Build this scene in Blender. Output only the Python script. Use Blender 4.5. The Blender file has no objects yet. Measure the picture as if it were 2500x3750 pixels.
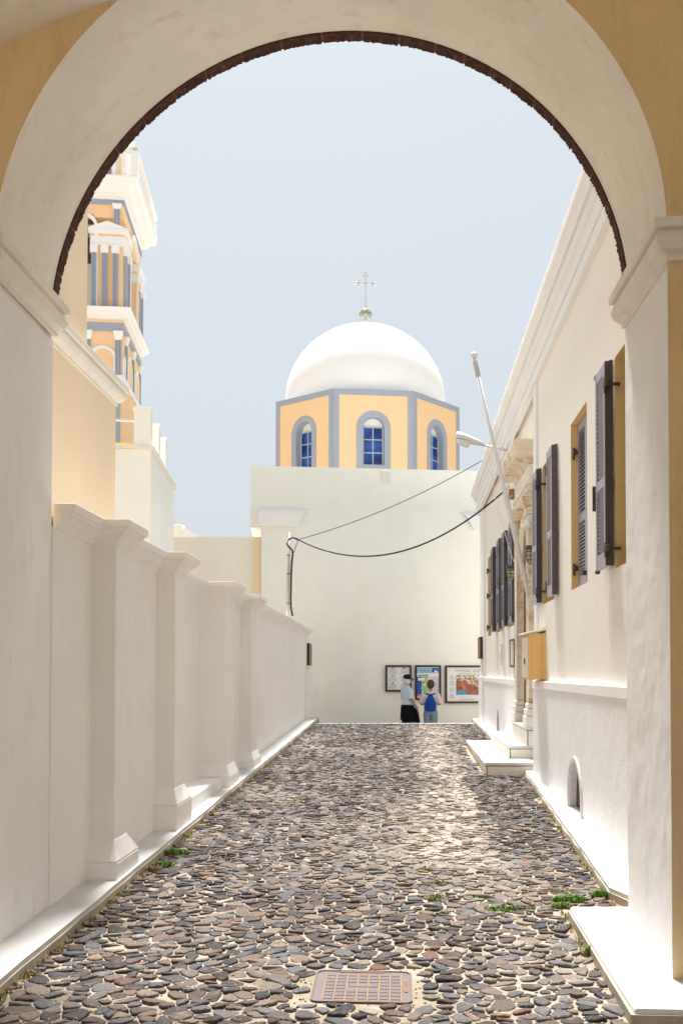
import bpy, math, random
from mathutils import Vector, Matrix
random.seed(7)
SC = bpy.context.scene
COL = SC.collection

# ---------------------------------------------------------------- camera, sky, sun, exposure
F, PITCH, CX = 3646.0, math.radians(1.5), 1450.0
CY = 2463 - F * math.tan(PITCH)
EYE = 1.75
cam_d = bpy.data.cameras.new('camera')
cam = bpy.data.objects.new('camera', cam_d); COL.objects.link(cam); SC.camera = cam
cam.location = (0, 0, EYE); cam.rotation_euler = (math.pi / 2 + PITCH, 0, 0)
cam_d.sensor_fit = 'VERTICAL'; cam_d.sensor_height = 36.0; cam_d.lens = F / 3750 * 36
cam_d.shift_x = (1250 - CX) / 3750; cam_d.shift_y = (CY - 1875) / 3750
cam_d.clip_start = 0.05; cam_d.clip_end = 6000

SUN_EL, SUN_AZ = math.radians(69), math.radians(-9)      # azimuth from +Y, negative = towards -X
w = bpy.data.worlds.new('World'); SC.world = w; w.use_nodes = True
nt = w.node_tree; nt.nodes.clear()
out = nt.nodes.new('ShaderNodeOutputWorld'); bg = nt.nodes.new('ShaderNodeBackground')
sky = nt.nodes.new('ShaderNodeTexSky'); sky.sky_type = 'NISHITA'; sky.sun_disc = False
sky.sun_elevation = SUN_EL; sky.sun_rotation = SUN_AZ
sky.air_density = 1.0; sky.dust_density = 6.0; sky.ozone_density = 1.0
mix = nt.nodes.new('ShaderNodeMixRGB'); mix.inputs[0].default_value = 0.88
bg.inputs['Strength'].default_value = 0.12
mix.inputs[2].default_value = (2.32, 2.53, 2.65, 1)       # thin bright haze over the whole sky
nt.links.new(sky.outputs[0], mix.inputs[1]); nt.links.new(mix.outputs[0], bg.inputs[0])
nt.links.new(bg.outputs[0], out.inputs[0])
sl = bpy.data.lights.new('sun', 'SUN'); sl.energy = 4.6; sl.angle = math.radians(12); sl.color = (1, .988, .972)
so = bpy.data.objects.new('sun', sl); COL.objects.link(so)
sd = Vector((math.sin(SUN_AZ) * math.cos(SUN_EL), math.cos(SUN_AZ) * math.cos(SUN_EL), math.sin(SUN_EL)))
so.rotation_euler = sd.to_track_quat('Z', 'Y').to_euler(); so.location = (0, 10, 40)
SC.view_settings.view_transform = 'Standard'; SC.view_settings.look = 'None'
SC.view_settings.gamma = 1; SC.view_settings.use_curve_mapping = False
SC.view_settings.exposure = 1.22
SC.cycles.max_bounces = 12; SC.cycles.diffuse_bounces = 12

# ---------------------------------------------------------------- surveying helpers
def ray(x, y):
    u = (x - CX) / F; v = (CY - y) / F
    return Vector((u, math.cos(PITCH) - v * math.sin(PITCH), math.sin(PITCH) + v * math.cos(PITCH)))
EYEP = Vector((0, 0, EYE))
def at_plane(x, y, p, n):
    r = ray(x, y); p = Vector(p); n = Vector(n)
    return EYEP + r * ((p - EYEP).dot(n) / r.dot(n))
def atY(x, y, Y): return at_plane(x, y, (0, Y, 0), (0, 1, 0))
def atX(x, y, X): return at_plane(x, y, (X, 0, 0), (1, 0, 0))
SL = 0.0192
def RZ(Y): return SL * Y                        # height of the road
def at_road(x, y, h=0): return at_plane(x, y, (0, 0, h), (0, -SL, 1))
def WX(Y): return 1.82 + 0.0105 * Y             # street front of the town house, near wing
def WX2(Y): return WX(Y) + 0.10                 # bay and far wing
TH = math.radians(6.5)
EXV = Vector((math.cos(TH), math.sin(TH), 0)); EYV = Vector((-math.sin(TH), math.cos(TH), 0))
class Frame:
    def __init__(s, x, y): s.o = Vector((x, y, 0))
    def __call__(s, u, w, z): return tuple(s.o + EXV * u + EYV * w + Vector((0, 0, z)))
    def px(s, x, y, w=0):
        q = at_plane(x, y, s.o + EYV * w, EYV) - s.o
        return q.dot(EXV), q.z
ID = lambda u, w, z: (u, w, z)

# ---------------------------------------------------------------- mesh helpers
class MB:
    def __init__(s): s.v = []; s.f = []
    def face(s, pts):
        n = len(s.v); s.v += [tuple(p) for p in pts]; s.f.append(tuple(range(n, n + len(pts)))); return s
    def box(s, x0, x1, y0, y1, z0, z1, T=ID):
        n = len(s.v)
        s.v += [T(x, y, z) for z in (z0, z1) for y in (y0, y1) for x in (x0, x1)]
        s.f += [tuple(n + i for i in q) for q in ((0, 2, 3, 1), (4, 5, 7, 6), (0, 1, 5, 4), (2, 6, 7, 3), (0, 4, 6, 2), (1, 3, 7, 5))]
        return s
    def hexa(s, p):      # 8 points: bottom 4 (ccw), top 4
        n = len(s.v); s.v += [tuple(q) for q in p]
        s.f += [tuple(n + i for i in q) for q in ((3, 2, 1, 0), (4, 5, 6, 7), (0, 1, 5, 4), (1, 2, 6, 5), (2, 3, 7, 6), (3, 0, 4, 7))]
        return s
    def frust(s, a, b, z0, z1, T=ID):   # rects a=(x0,x1,y0,y1) at z0, b at z1
        R = lambda r, z: [T(r[0], r[2], z), T(r[1], r[2], z), T(r[1], r[3], z), T(r[0], r[3], z)]
        return s.hexa(R(a, z0) + R(b, z1))
    def prism(s, pts, d0, d1, T=ID):    # polygon (u,z) extruded along w
        n = len(s.v); k = len(pts)
        s.v += [T(u, d0, z) for u, z in pts] + [T(u, d1, z) for u, z in pts]
        s.f += [tuple(n + i for i in range(k)), tuple(n + k + i for i in reversed(range(k)))]
        s.f += [(n + i, n + k + i, n + k + (i + 1) % k, n + (i + 1) % k) for i in range(k)]
        return s
    def loft(s, rings, cap=True, close=True):
        n = len(s.v); k = len(rings[0])
        for r in rings: s.v += [tuple(p) for p in r]
        for i in range(len(rings) - 1):
            for j in range(k if close else k - 1):
                a = n + i * k + j; b = n + i * k + (j + 1) % k
                s.f.append((a, b, b + k, a + k))
        if cap:
            s.f.append(tuple(n + j for j in reversed(range(k)))); m = n + (len(rings) - 1) * k
            s.f.append(tuple(m + j for j in range(k)))
        return s
    def tube(s, pts, r, n=8):
        pts = [Vector(p) for p in pts]; rings = []
        for i, p in enumerate(pts):
            d = (pts[min(i + 1, len(pts) - 1)] - pts[max(i - 1, 0)]).normalized()
            a = Vector((0, 0, 1)) if abs(d.z) < .9 else Vector((1, 0, 0))
            x = d.cross(a).normalized(); y = x.cross(d).normalized()
            rr = r[i] if isinstance(r, (list, tuple)) else r
            rings.append([p + x * (rr * math.cos(t * 2 * math.pi / n)) + y * (rr * math.sin(t * 2 * math.pi / n)) for t in range(n)])
        return s.loft(rings)
    def lathe(s, prof, c=(0, 0, 0), n=16, T=ID):
        rings = [[T(c[0] + r * math.cos(2 * math.pi * t / n), c[1] + r * math.sin(2 * math.pi * t / n), c[2] + z) for t in range(n)] for r, z in prof]
        return s.loft(rings)
    def mould(s, path, prof, T=ID, ends=True):   # sweep a profile (out, z) along a plan path, out = right-hand side
        P = [Vector((p[0], p[1])) for p in path]; nrm = []
        for i in range(len(P)):
            ds = []
            if i > 0: ds.append((P[i] - P[i - 1]).normalized())
            if i < len(P) - 1: ds.append((P[i + 1] - P[i]).normalized())
            ns = [Vector((d.y, -d.x)) for d in ds]
            if len(ns) == 1: nrm.append(ns[0])
            else:
                m = (ns[0] + ns[1]).normalized(); nrm.append(m / max(.3, m.dot(ns[0])))
        rings = [[T(P[i].x + nrm[i].x * o, P[i].y + nrm[i].y * o, z) for o, z in prof] for i in range(len(P))]
        return s.loft(rings, cap=ends, close=True)

def obj(name, mb, mat, parent=None, bevel=0, smooth=False, sub=0, **props):
    me = bpy.data.meshes.new(name)
    if isinstance(mb, MB):
        me.from_pydata(mb.v, [], mb.f)
    else: me = mb
    if mat is not None:
        me.materials.clear(); me.materials.append(mat)
    me.validate()
    if isinstance(mb, MB) :
        import bmesh
        bm = bmesh.new(); bm.from_mesh(me); bmesh.ops.remove_doubles(bm, verts=bm.verts, dist=1e-5)
        bmesh.ops.recalc_face_normals(bm, faces=bm.faces); bm.to_mesh(me); bm.free()
    if smooth: me.polygons.foreach_set('use_smooth', [True] * len(me.polygons))
    o = bpy.data.objects.new(name, me); COL.objects.link(o)
    if parent is not None: o.parent = parent
    if bevel:
        m = o.modifiers.new('b', 'BEVEL'); m.width = bevel; m.segments = 2; m.limit_method = 'ANGLE'; m.angle_limit = math.radians(35)
    if sub:
        m = o.modifiers.new('s', 'SUBSURF'); m.levels = sub; m.render_levels = sub
    for k, v in props.items(): o[k] = v
    return o
def thing(name, label, cat, loc=(0, 0, 0), group=None):
    o = bpy.data.objects.new(name, None); COL.objects.link(o); o.empty_display_size = .2
    o['label'] = label; o['category'] = cat
    if group: o['group'] = group
    return o
def tag(o, label, cat, group=None):
    o['label'] = label; o['category'] = cat
    if group: o['group'] = group
    return o

# ---------------------------------------------------------------- materials
def mat_base(name):
    m = bpy.data.materials.new(name); m.use_nodes = True
    return m, m.node_tree, m.node_tree.nodes['Principled BSDF']
def N(t, kind, **kw):
    n = t.nodes.new(kind)
    for k, v in kw.items(): setattr(n, k, v)
    return n
def noise(t, scale, detail=4, rough=.55, vec=None, stretch=None):
    n = N(t, 'ShaderNodeTexNoise'); n.inputs['Scale'].default_value = scale
    n.inputs['Detail'].default_value = detail; n.inputs['Roughness'].default_value = rough
    g = N(t, 'ShaderNodeNewGeometry'); src = g.outputs['Position']
    if stretch:
        mp = N(t, 'ShaderNodeMapping'); mp.inputs['Scale'].default_value = stretch
        t.links.new(src, mp.inputs[0]); src = mp.outputs[0]
    t.links.new(src, n.inputs['Vector'])
    return n
def ramp(t, src, a, b, ca, cb):
    r = N(t, 'ShaderNodeValToRGB'); r.color_ramp.elements[0].position = a; r.color_ramp.elements[1].position = b
    r.color_ramp.elements[0].color = (*ca, 1); r.color_ramp.elements[1].color = (*cb, 1)
    t.links.new(src, r.inputs[0]); return r
def mixc(t, fac, a, b):
    m = N(t, 'ShaderNodeMixRGB')
    for i, s in ((0, fac), (1, a), (2, b)):
        if isinstance(s, (int, float)): m.inputs[i].default_value = s
        elif isinstance(s, tuple): m.inputs[i].default_value = (*s, 1)
        else: t.links.new(s, m.inputs[i])
    return m.outputs[0]
def bump(t, p, specs):
    prev = None
    for src, st, dist in specs:
        b = N(t, 'ShaderNodeBump'); b.inputs['Strength'].default_value = st; b.inputs['Distance'].default_value = dist
        t.links.new(src, b.inputs['Height'])
        if prev: t.links.new(prev, b.inputs['Normal'])
        prev = b.outputs[0]
    t.links.new(prev, p.inputs['Normal'])
def plaster(name, col, var=.06, stain=None, stain_amt=.3, lo=.56, hi=.74, sc=2.1, fine=.35, lump=.5, rough=.9, tex=90, streak=True):
    m, t, p = mat_base(name)
    n1 = noise(t, 1.3, 5, .6); n2 = noise(t, tex, 3, .6); n3 = noise(t, 3.2, 2, .5)
    dark = tuple(c * (1 - var * 1.6) for c in col); lite = tuple(min(.92, c * (1 + var * .5)) for c in col)
    r = ramp(t, n1.outputs[0], .3, .7, dark, lite); c = r.outputs[0]
    if stain:
        n4 = noise(t, sc, 8, .72, stretch=(3.2, 3.2, .7) if streak else None)
        r2 = ramp(t, n4.outputs[0], lo, hi, (0, 0, 0), (stain_amt,) * 3)
        c = mixc(t, r2.outputs[0], c, stain)
        n5 = noise(t, 14, 6, .8)
        r3 = ramp(t, n5.outputs[0], .68, .8, (0, 0, 0), (stain_amt * .6,) * 3)
        c = mixc(t, r3.outputs[0], c, stain)
    t.links.new(c, p.inputs['Base Color']); p.inputs['Roughness'].default_value = rough
    p.inputs['Specular IOR Level'].default_value = .2
    bump(t, p, [(n3.outputs[0], lump, .03), (n2.outputs[0], fine, .004)])
    return m
def plain(name, col, rough=.6, metal=0, var=.1, scale=20, bmp=.15, dist=.002, spec=.4):
    m, t, p = mat_base(name)
    n = noise(t, scale, 5, .6)
    r = ramp(t, n.outputs[0], .3, .7, tuple(c * (1 - var) for c in col), tuple(min(1, c * (1 + var)) for c in col))
    t.links.new(r.outputs[0], p.inputs['Base Color']); p.inputs['Roughness'].default_value = rough
    p.inputs['Metallic'].default_value = metal; p.inputs['Specular IOR Level'].default_value = spec
    if bmp: bump(t, p, [(n.outputs[0], bmp, dist)])
    return m

M = {}
M['arch'] = plaster('cream plaster of the arch', (.87, .825, .735), .07, (.62, .47, .33), .4, lo=.54, hi=.72, lump=.35)
M['archface'] = plaster('shade tinted plaster of the passage', (.80, .60, .35), .07, (.50, .33, .18), .4, lo=.5, hi=.7, lump=.35)  # dim warm bounce light put into the colour of the same plaster
M['jamblit'] = plaster('light tinted pier plaster', (.88, .875, .86), .035, (.74, .62, .52), .42, lo=.54, hi=.70, lump=.45)  # whiter copy of the arch plaster, the piers' different light painted in
M['whitewall'] = plaster('limewashed white wall', (.89, .875, .85), .025, (.74, .65, .54), .3, lo=.54, hi=.74, lump=.45)
M['plinth'] = plaster('white painted plinth', (.66, .655, .645), .05, (.52, .44, .33), .3, lump=.5, streak=False)
M['kerbside'] = plaster('dirty kerb side', (.50, .44, .35), .25, (.16, .12, .08), .7, tex=40, fine=1, streak=False)
M['cream'] = plaster('pale cream stucco', (.90, .86, .79), .015, (.80, .70, .56), .12, lump=.2)
M['white'] = plaster('white painted stucco', (.86, .86, .855), .015, (.76, .72, .66), .1, lump=.12)
M['rough'] = plaster('rough white roughcast', (.85, .85, .84), .02, None, 0, fine=1.0, lump=.3, tex=55)
M['church'] = plaster('pale greenish cream render', (.88, .89, .835), .02, (.80, .76, .62), .3, lo=.52, hi=.75, sc=.8, lump=.15)
M['dome'] = plaster('white dome limewash', (.88, .88, .865), .01, None, 0, lump=.15)
M['orange'] = plaster('apricot paint', (.87, .60, .35), .03, (.84, .66, .48), .25, lump=.15)
M['blue'] = plaster('grey blue painted trim', (.35, .385, .465), .04, (.55, .56, .60), .25, lump=.1)
M['yellow'] = plaster('ochre yellow render', (.89, .73, .52), .03, (.78, .58, .36), .2, lump=.2)
M['reveal'] = plaster('ochre window reveal', (.80, .58, .28), .04, None, 0, lump=.1)
M['towerwhite'] = plaster('white tower trim', (.84, .84, .83), .02, (.68, .66, .60), .2, lump=.1)
M['marble'] = plaster('weathered marble', (.78, .69, .55), .06, (.46, .26, .10), .8, lo=.50, hi=.64, sc=3.0, fine=.25, lump=.15, streak=False)
M['marble2'] = plaster('pale marble', (.82, .78, .70), .05, (.58, .42, .24), .5, fine=.2, lump=.1, streak=False)
M['jamb'] = plaster('brown weathered door stone', (.42, .30, .19), .2, (.24, .15, .08), .6, streak=True)
M['umber'] = plain('grime line', (.16, .10, .045), .95, var=.5, scale=30)  # mottled dark brown for the thin strips on the steps
M['shutter'] = plain('grey violet shutter paint', (.37, .365, .44), .45, var=.04, scale=8, bmp=.05)
M['shutedge'] = plain('dark plum shutter edge', (.10, .075, .085), .5, var=.1, scale=8, bmp=.05)
M['shutter2'] = plain('blue grey shutter paint', (.20, .23, .29), .45, var=.04, scale=8, bmp=.05)
M['iron'] = plain('brown iron hardware', (.11, .085, .075), .5, .6, .3, 60)
M['rod'] = plain('rust orange rod', (.36, .17, .07), .6, .4, .2, 60)
M['dark'] = plain('dark window interior', (.02, .02, .025), .9, bmp=0)
M['cable'] = plain('black cable rubber', (.012, .012, .014), .5, bmp=0)
M['pole'] = plain('white painted pole', (.66, .67, .67), .35, var=.03, scale=6, bmp=.05)
M['galv'] = plain('galvanised pipe', (.50, .47, .42), .5, .5, .2, 12)
M['lampgrey'] = plain('grey lamp body', (.60, .60, .60), .4, .2, .06, 6)
M['box'] = plain('yellow cabinet paint', (.82, .53, .20), .4, var=.04, scale=5, bmp=.05)
M['boxcream'] = plain('cream cabinet door', (.82, .76, .65), .4, var=.04, scale=5, bmp=.05)
M['framewood'] = plain('dark brown wood frame', (.045, .018, .014), .4, var=.3, scale=30)
M['brownwood'] = plain('varnished brown wood', (.32, .13, .045), .4, var=.3, scale=30)
M['paper'] = plain('white paper', (.80, .81, .82), .6, var=.01, scale=3, bmp=0)
M['black'] = plain('black paint', (.02, .02, .02), .5, bmp=0)

def glass_blue():
    m, t, p = mat_base('deep blue window glass')
    n = noise(t, 1.6, 3)
    r = ramp(t, n.outputs[0], .4, .62, (.006, .022, .13), (.03, .10, .42))
    t.links.new(r.outputs[0], p.inputs['Base Color']); p.inputs['Roughness'].default_value = .12
    return m
M['blueglass'] = glass_blue()
def lantern_glass():
    m, t, p = mat_base('greenish lantern glass'); p.inputs['Base Color'].default_value = (.55, .58, .42, 1)
    p.inputs['Roughness'].default_value = .15; p.inputs['Transmission Weight'].default_value = .4; return m
M['lglass'] = lantern_glass()
def voussoir_mat():
    m, t, p = mat_base('dark red lava stone')
    n = noise(t, 22, 8, .7); n2 = noise(t, 5, 3)
    r = ramp(t, n.outputs[0], .34, .8, (.022, .007, .005), (.16, .055, .032))
    c = mixc(t, ramp(t, n2.outputs[0], .55, .75, (0, 0, 0), (.4,) * 3).outputs[0], r.outputs[0], (.09, .03, .018))
    t.links.new(c, p.inputs['Base Color']); p.inputs['Roughness'].default_value = .95
    bump(t, p, [(n.outputs[0], 1, .02)]); return m
M['voussoir'] = voussoir_mat()
M['joint'] = plain('red clay joint', (.16, .075, .045), .95, var=.4, scale=40, bmp=.6, dist=.01)
def mortar_mat():
    m, t, p = mat_base('sandy mortar')
    n1 = noise(t, 1.1, 5, .6); n2 = noise(t, 45, 8, .75); n3 = noise(t, 160, 3, .7); n4 = noise(t, 6, 6, .7)
    r = ramp(t, n1.outputs[0], .3, .7, (.24, .19, .135), (.44, .385, .31))
    c = mixc(t, ramp(t, n2.outputs[0], .42, .72, (0, 0, 0), (.75,) * 3).outputs[0], r.outputs[0], (.22, .15, .085))
    c = mixc(t, ramp(t, n4.outputs[0], .52, .68, (0, 0, 0), (.55,) * 3).outputs[0], c, (.62, .55, .45))
    c = mixc(t, ramp(t, n3.outputs[0], .62, .72, (0, 0, 0), (.6,) * 3).outputs[0], c, (.72, .68, .60))
    t.links.new(c, p.inputs['Base Color']); p.inputs['Roughness'].default_value = .97
    p.inputs['Specular IOR Level'].default_value = .15
    bump(t, p, [(n4.outputs[0], .6, .02), (n2.outputs[0], .9, .012), (n3.outputs[0], .7, .004)])
    return m
M['mortar'] = mortar_mat()
def stone_mat():
    m, t, p = mat_base('worn lava cobble')
    a = N(t, 'ShaderNodeAttribute'); a.attribute_name = 'tint'
    n1 = noise(t, 38, 8, .7); n2 = noise(t, 150, 4, .7); n3 = noise(t, 9, 5, .65)
    c = mixc(t, ramp(t, n1.outputs[0], .45, .75, (0, 0, 0), (.6,) * 3).outputs[0], a.outputs[0], (.19, .15, .125))
    c = mixc(t, ramp(t, n3.outputs[0], .56, .72, (0, 0, 0), (.45,) * 3).outputs[0], c, (.34, .28, .22))
    mm = N(t, 'ShaderNodeMixRGB', blend_type='MULTIPLY'); mm.inputs[0].default_value = .8
    t.links.new(c, mm.inputs[1]); t.links.new(ramp(t, n2.outputs[0], .3, .75, (.38, .38, .38), (1.45, 1.38, 1.32)).outputs[0], mm.inputs[2])
    t.links.new(mm.outputs[0], p.inputs['Base Color'])
    rr = ramp(t, n1.outputs[0], .3, .7, (.6,) * 3, (.9,) * 3); t.links.new(rr.outputs[0], p.inputs['Roughness'])
    p.inputs['Specular IOR Level'].default_value = .22
    bump(t, p, [(n3.outputs[0], .6, .014), (n1.outputs[0], .9, .008), (n2.outputs[0], .6, .003)])
    return m
M['stone'] = stone_mat()
M['cover'] = plain('rusty iron cover', (.125, .095, .09), .65, .1, .14, 14, .3)
M['rust'] = plain('orange rust', (.26, .14, .075), .85, 0, .3, 50, .3)
def leaf_mat(name, a, b):
    m, t, p = mat_base(name)
    n = noise(t, 30, 2); r = ramp(t, n.outputs[0], .35, .65, a, b)
    t.links.new(r.outputs[0], p.inputs['Base Color']); p.inputs['Roughness'].default_value = .7; return m
M['grass'] = leaf_mat('green weed', (.07, .15, .02), (.20, .32, .05))
M['moss'] = leaf_mat('yellowing moss', (.14, .15, .03), (.26, .22, .07))
M['dry'] = leaf_mat('dry grass', (.25, .16, .07), (.38, .27, .12))

# ================================================================ GROUND AND ROAD
g = MB().face([(-900, -900, -.35), (900, -900, -.35), (900, 900, -.35), (-900, 900, -.35)])
obj('ground', g, M['mortar'], kind='structure')
Y_CREST = at_road(1300, 2651).y
def kerbR(Y):   # street-side edge of the right plinth
    if Y < 6.93: return 1.135
    t = min(1, max(0, (Y - 6.93) / (14.4 - 6.93)))
    if Y < 14.4: return 1.51 + .33 * t
    return 1.84 + .10 * min(1, (Y - 14.4) / 10)
KL = -2.02
road_mb = MB()
ys = [-6 + .5 * i for i in range(int((Y_CREST + 6) / .5) + 1)] + [Y_CREST]
for a, b in zip(ys[:-1], ys[1:]):
    for i in range(12):
        xa = -3.4 + 6.4 * i / 12; xb = -3.4 + 6.4 * (i + 1) / 12
        road_mb.face([(xa, a, RZ(a)), (xb, a, RZ(a)), (xb, b, RZ(b)), (xa, b, RZ(b))])
road = obj('road', road_mb, M['mortar'], kind='structure')
ew = MB().box(-2.2, 2.05, Y_CREST + .001, Y_CREST + .16, -.3, RZ(Y_CREST) + .012)
obj('step_edge', ew, M['plinth'], road, bevel=.01)
for i in range(3):
    z = RZ(Y_CREST) + .01 - .19 * (i + 1); y = Y_CREST + .16 + .3 * i
    if z < -.09: z = -.1
    obj('step', MB().box(-2.2, 2.1, y + .001, y + .3, -.34, z), M['plinth'], road, bevel=.01)
GZ = -.10
obj('pavement', MB().box(-14, 14, Y_CREST + 1.07, 33, -.34, GZ), M['mortar'], kind='structure')

# cobbles: jittered cells clipped against their neighbours
def clip(poly, px, py, nx, ny):
    o = []
    k = len(poly)
    for i in range(k):
        a = poly[i]; b = poly[(i + 1) % k]
        da = (a[0] - px) * nx + (a[1] - py) * ny; db = (b[0] - px) * nx + (b[1] - py) * ny
        if da <= 0: o.append(a)
        if (da < 0 < db) or (db < 0 < da):
            s = da / (da - db); o.append((a[0] + (b[0] - a[0]) * s, a[1] + (b[1] - a[1]) * s))
    return o
CV = [at_road(1137, 3665), at_road(1510, 3673), at_road(1497, 3567), at_road(1157, 3558)]
cvx0, cvx1 = -.435, .082; cvy0, cvy1 = min(CV[0].y, CV[1].y), max(CV[2].y, CV[3].y)
from mathutils import noise as mnoise
def nz(x, y, s, o=0): return mnoise.noise(Vector((x * s + o, y * s - o, o * .37)))
R0 = random.Random(11)
DX, DY = .122, .068
rows = int((Y_CREST + .1 - 4.1) / DY); cols = int(4.2 / DX)
pts = {}
for j in range(-1, rows + 2):
    for i in range(-1, cols + 2):
        x = KL - .05 + (i + (.5 if j % 2 else 0)) * DX + R0.uniform(-.46, .46) * DX
        y = 4.1 + j * DY + R0.uniform(-.46, .46) * DY
        pts[(i, j)] = (x, y, R0.uniform(-.12, .12))
stones = []
for j in range(rows + 1):
    for i in range(cols + 1):
        x, y, wt_ = pts[(i, j)]
        r = kerbR(y)
        if 14.2 < y < 18.9: r = 1.27
        if x < KL + .03 or x > r - .03 or y > Y_CREST - .04: continue
        if cvx0 - .04 < x < cvx1 + .04 and cvy0 - .04 < y < cvy1 + .04: continue
        poly = [(x - .17, y - .11), (x + .17, y - .11), (x + .17, y + .11), (x - .17, y + .11)]
        for dj in (-2, -1, 0, 1, 2):
            for di in (-2, -1, 0, 1, 2):
                q = pts.get((i + di, j + dj))
                if q is None or (di == 0 and dj == 0): continue
                nx, ny = q[0] - x, q[1] - y
                if nx * nx + ny * ny > .06: continue
                dw = .5 + (wt_ - q[2]); poly = clip(poly, x + nx * dw, y + ny * dw, nx, ny)
                if len(poly) < 3: break
            if len(poly) < 3: break
        if len(poly) >= 4: stones.append((x, y, poly))
PAL = [(.050, .050, .055), (.082, .084, .094), (.026, .025, .027), (.105, .078, .068), (.14, .102, .082), (.10, .098, .10), (.17, .135, .105), (.05, .038, .034), (.23, .205, .18), (.12, .062, .045)]
def stone_geo(x, y, poly, rnd):
    near = max(0, 1 - (y - 4.2) / 4)
    sparse = max(0, min(1, (nz(x, y, .55, 3.1) + .25) * 1.6)) * near
    if y < 5.9 and x > -.6: sparse = max(sparse, .55)
    k = rnd.uniform(.90, .99) - .15 * sparse
    ccx = sum(p[0] for p in poly) / len(poly); ccy = sum(p[1] for p in poly) / len(poly)
    P = [(ccx + (p[0] - ccx) * k * rnd.uniform(.90, 1.06), ccy + (p[1] - ccy) * k * rnd.uniform(.86, 1.06)) for p in poly]
    # cut the corners once or twice
    for it in range(1 if y > 12 else 2):
        Q = []; n = len(P); c = .17 if it == 0 else .25
        for a in range(n):
            p, q = P[a], P[(a + 1) % n]
            if math.hypot(p[0] - q[0], p[1] - q[1]) < .012: Q.append(((p[0] + q[0]) / 2, (p[1] + q[1]) / 2)); continue
            Q.append((p[0] + (q[0] - p[0]) * c, p[1] + (q[1] - p[1]) * c)); Q.append((p[0] + (q[0] - p[0]) * (1 - c), p[1] + (q[1] - p[1]) * (1 - c)))
        P = Q
    h = rnd.uniform(.005, .016); tx = rnd.uniform(-.13, .13); ty = rnd.uniform(-.20, .12)
    z = lambda px, py, hh: RZ(py) + hh + (px - ccx) * tx + (py - ccy) * ty
    n = len(P); V = []
    V += [(p[0], p[1], RZ(p[1]) - .012) for p in P]
    V += [(ccx + (p[0] - ccx) * .98, ccy + (p[1] - ccy) * .98, z(p[0], p[1], h * .70)) for p in P]
    V += [(ccx + (p[0] - ccx) * .87, ccy + (p[1] - ccy) * .87, z(p[0], p[1], h * (1 + rnd.uniform(-.18, .18)))) for p in P]
    V.append((ccx, ccy, z(ccx, ccy, h * rnd.uniform(.9, 1.2))))
    Fc = []
    for ring in (0, 1):
        for a in range(n):
            b = (a + 1) % n; o = ring * n
            Fc.append((o + a, o + b, o + n + b, o + n + a))
    Fc += [(2 * n + a, 2 * n + (a + 1) % n, 3 * n) for a in range(n)]
    # tint: dusty pale band on the right of the middle, dark band by the kerb
    c = list(rnd.choice(PAL[:8] if rnd.random() < .86 else PAL)); f = rnd.uniform(.8, 1.35)
    c = [v * f for v in c]
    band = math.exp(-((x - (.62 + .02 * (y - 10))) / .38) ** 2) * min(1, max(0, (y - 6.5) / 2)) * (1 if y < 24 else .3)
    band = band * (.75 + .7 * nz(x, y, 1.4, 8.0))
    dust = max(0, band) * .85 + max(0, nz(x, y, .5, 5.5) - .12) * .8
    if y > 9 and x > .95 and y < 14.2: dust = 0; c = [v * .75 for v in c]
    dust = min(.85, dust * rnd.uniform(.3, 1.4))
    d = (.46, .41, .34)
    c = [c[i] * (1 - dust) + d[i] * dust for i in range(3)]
    return V, Fc, c
def set_tint(me, cols):
    at = me.color_attributes.new('tint', 'FLOAT_COLOR', 'POINT')
    at.data.foreach_set('color', cols)
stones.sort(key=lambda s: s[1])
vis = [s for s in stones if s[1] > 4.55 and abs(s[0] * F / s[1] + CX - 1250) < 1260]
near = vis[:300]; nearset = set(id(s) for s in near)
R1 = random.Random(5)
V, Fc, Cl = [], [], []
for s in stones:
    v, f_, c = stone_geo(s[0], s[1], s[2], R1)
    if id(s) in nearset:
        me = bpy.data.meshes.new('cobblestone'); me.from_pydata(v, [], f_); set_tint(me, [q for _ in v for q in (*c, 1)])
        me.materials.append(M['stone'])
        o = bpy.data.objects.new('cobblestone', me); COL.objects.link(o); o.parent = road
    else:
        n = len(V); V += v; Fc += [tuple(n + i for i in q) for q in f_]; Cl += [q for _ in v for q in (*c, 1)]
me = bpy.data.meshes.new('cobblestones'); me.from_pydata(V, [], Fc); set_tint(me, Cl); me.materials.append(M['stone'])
o = bpy.data.objects.new('cobblestones', me); COL.objects.link(o); o.parent = road; o['kind'] = 'stuff'

rc = random.Random(77); V, Fc, Cl = [], [], []
for _ in range(9000):
    y = 4.4 + 12 * rc.random() ** 1.6; x = rc.uniform(KL + .01, kerbR(y) - .02)
    if cvx0 - .01 < x < cvx1 + .01 and cvy0 - .01 < y < cvy1 + .01: continue
    if 14.2 < y < 18.9 and x > 1.27: continue
    r_ = rc.uniform(.004, .013); a0 = rc.uniform(0, 3); n = len(V); k_ = rc.choice((4, 5))
    c = rc.choice(PAL[3:9] + [(.5, .44, .36), (.62, .58, .5), (.40, .33, .25), (.30, .24, .18)] * 3); hh = rc.uniform(.003, .009)
    ring = [(x + r_ * rc.uniform(.7, 1.2) * math.cos(a0 + 6.283 * i / k_), y + r_ * rc.uniform(.5, 1) * math.sin(a0 + 6.283 * i / k_)) for i in range(k_)]
    V += [(a, b, RZ(b) - .003) for a, b in ring] + [(x + (a - x) * .6, y + (b - y) * .6, RZ(b) + hh) for a, b in ring]
    Fc += [(n + i, n + (i + 1) % k_, n + k_ + (i + 1) % k_, n + k_ + i) for i in range(k_)] + [tuple(n + k_ + i for i in range(k_))]
    Cl += [q for _ in range(2 * k_) for q in (*c, 1)]
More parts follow.
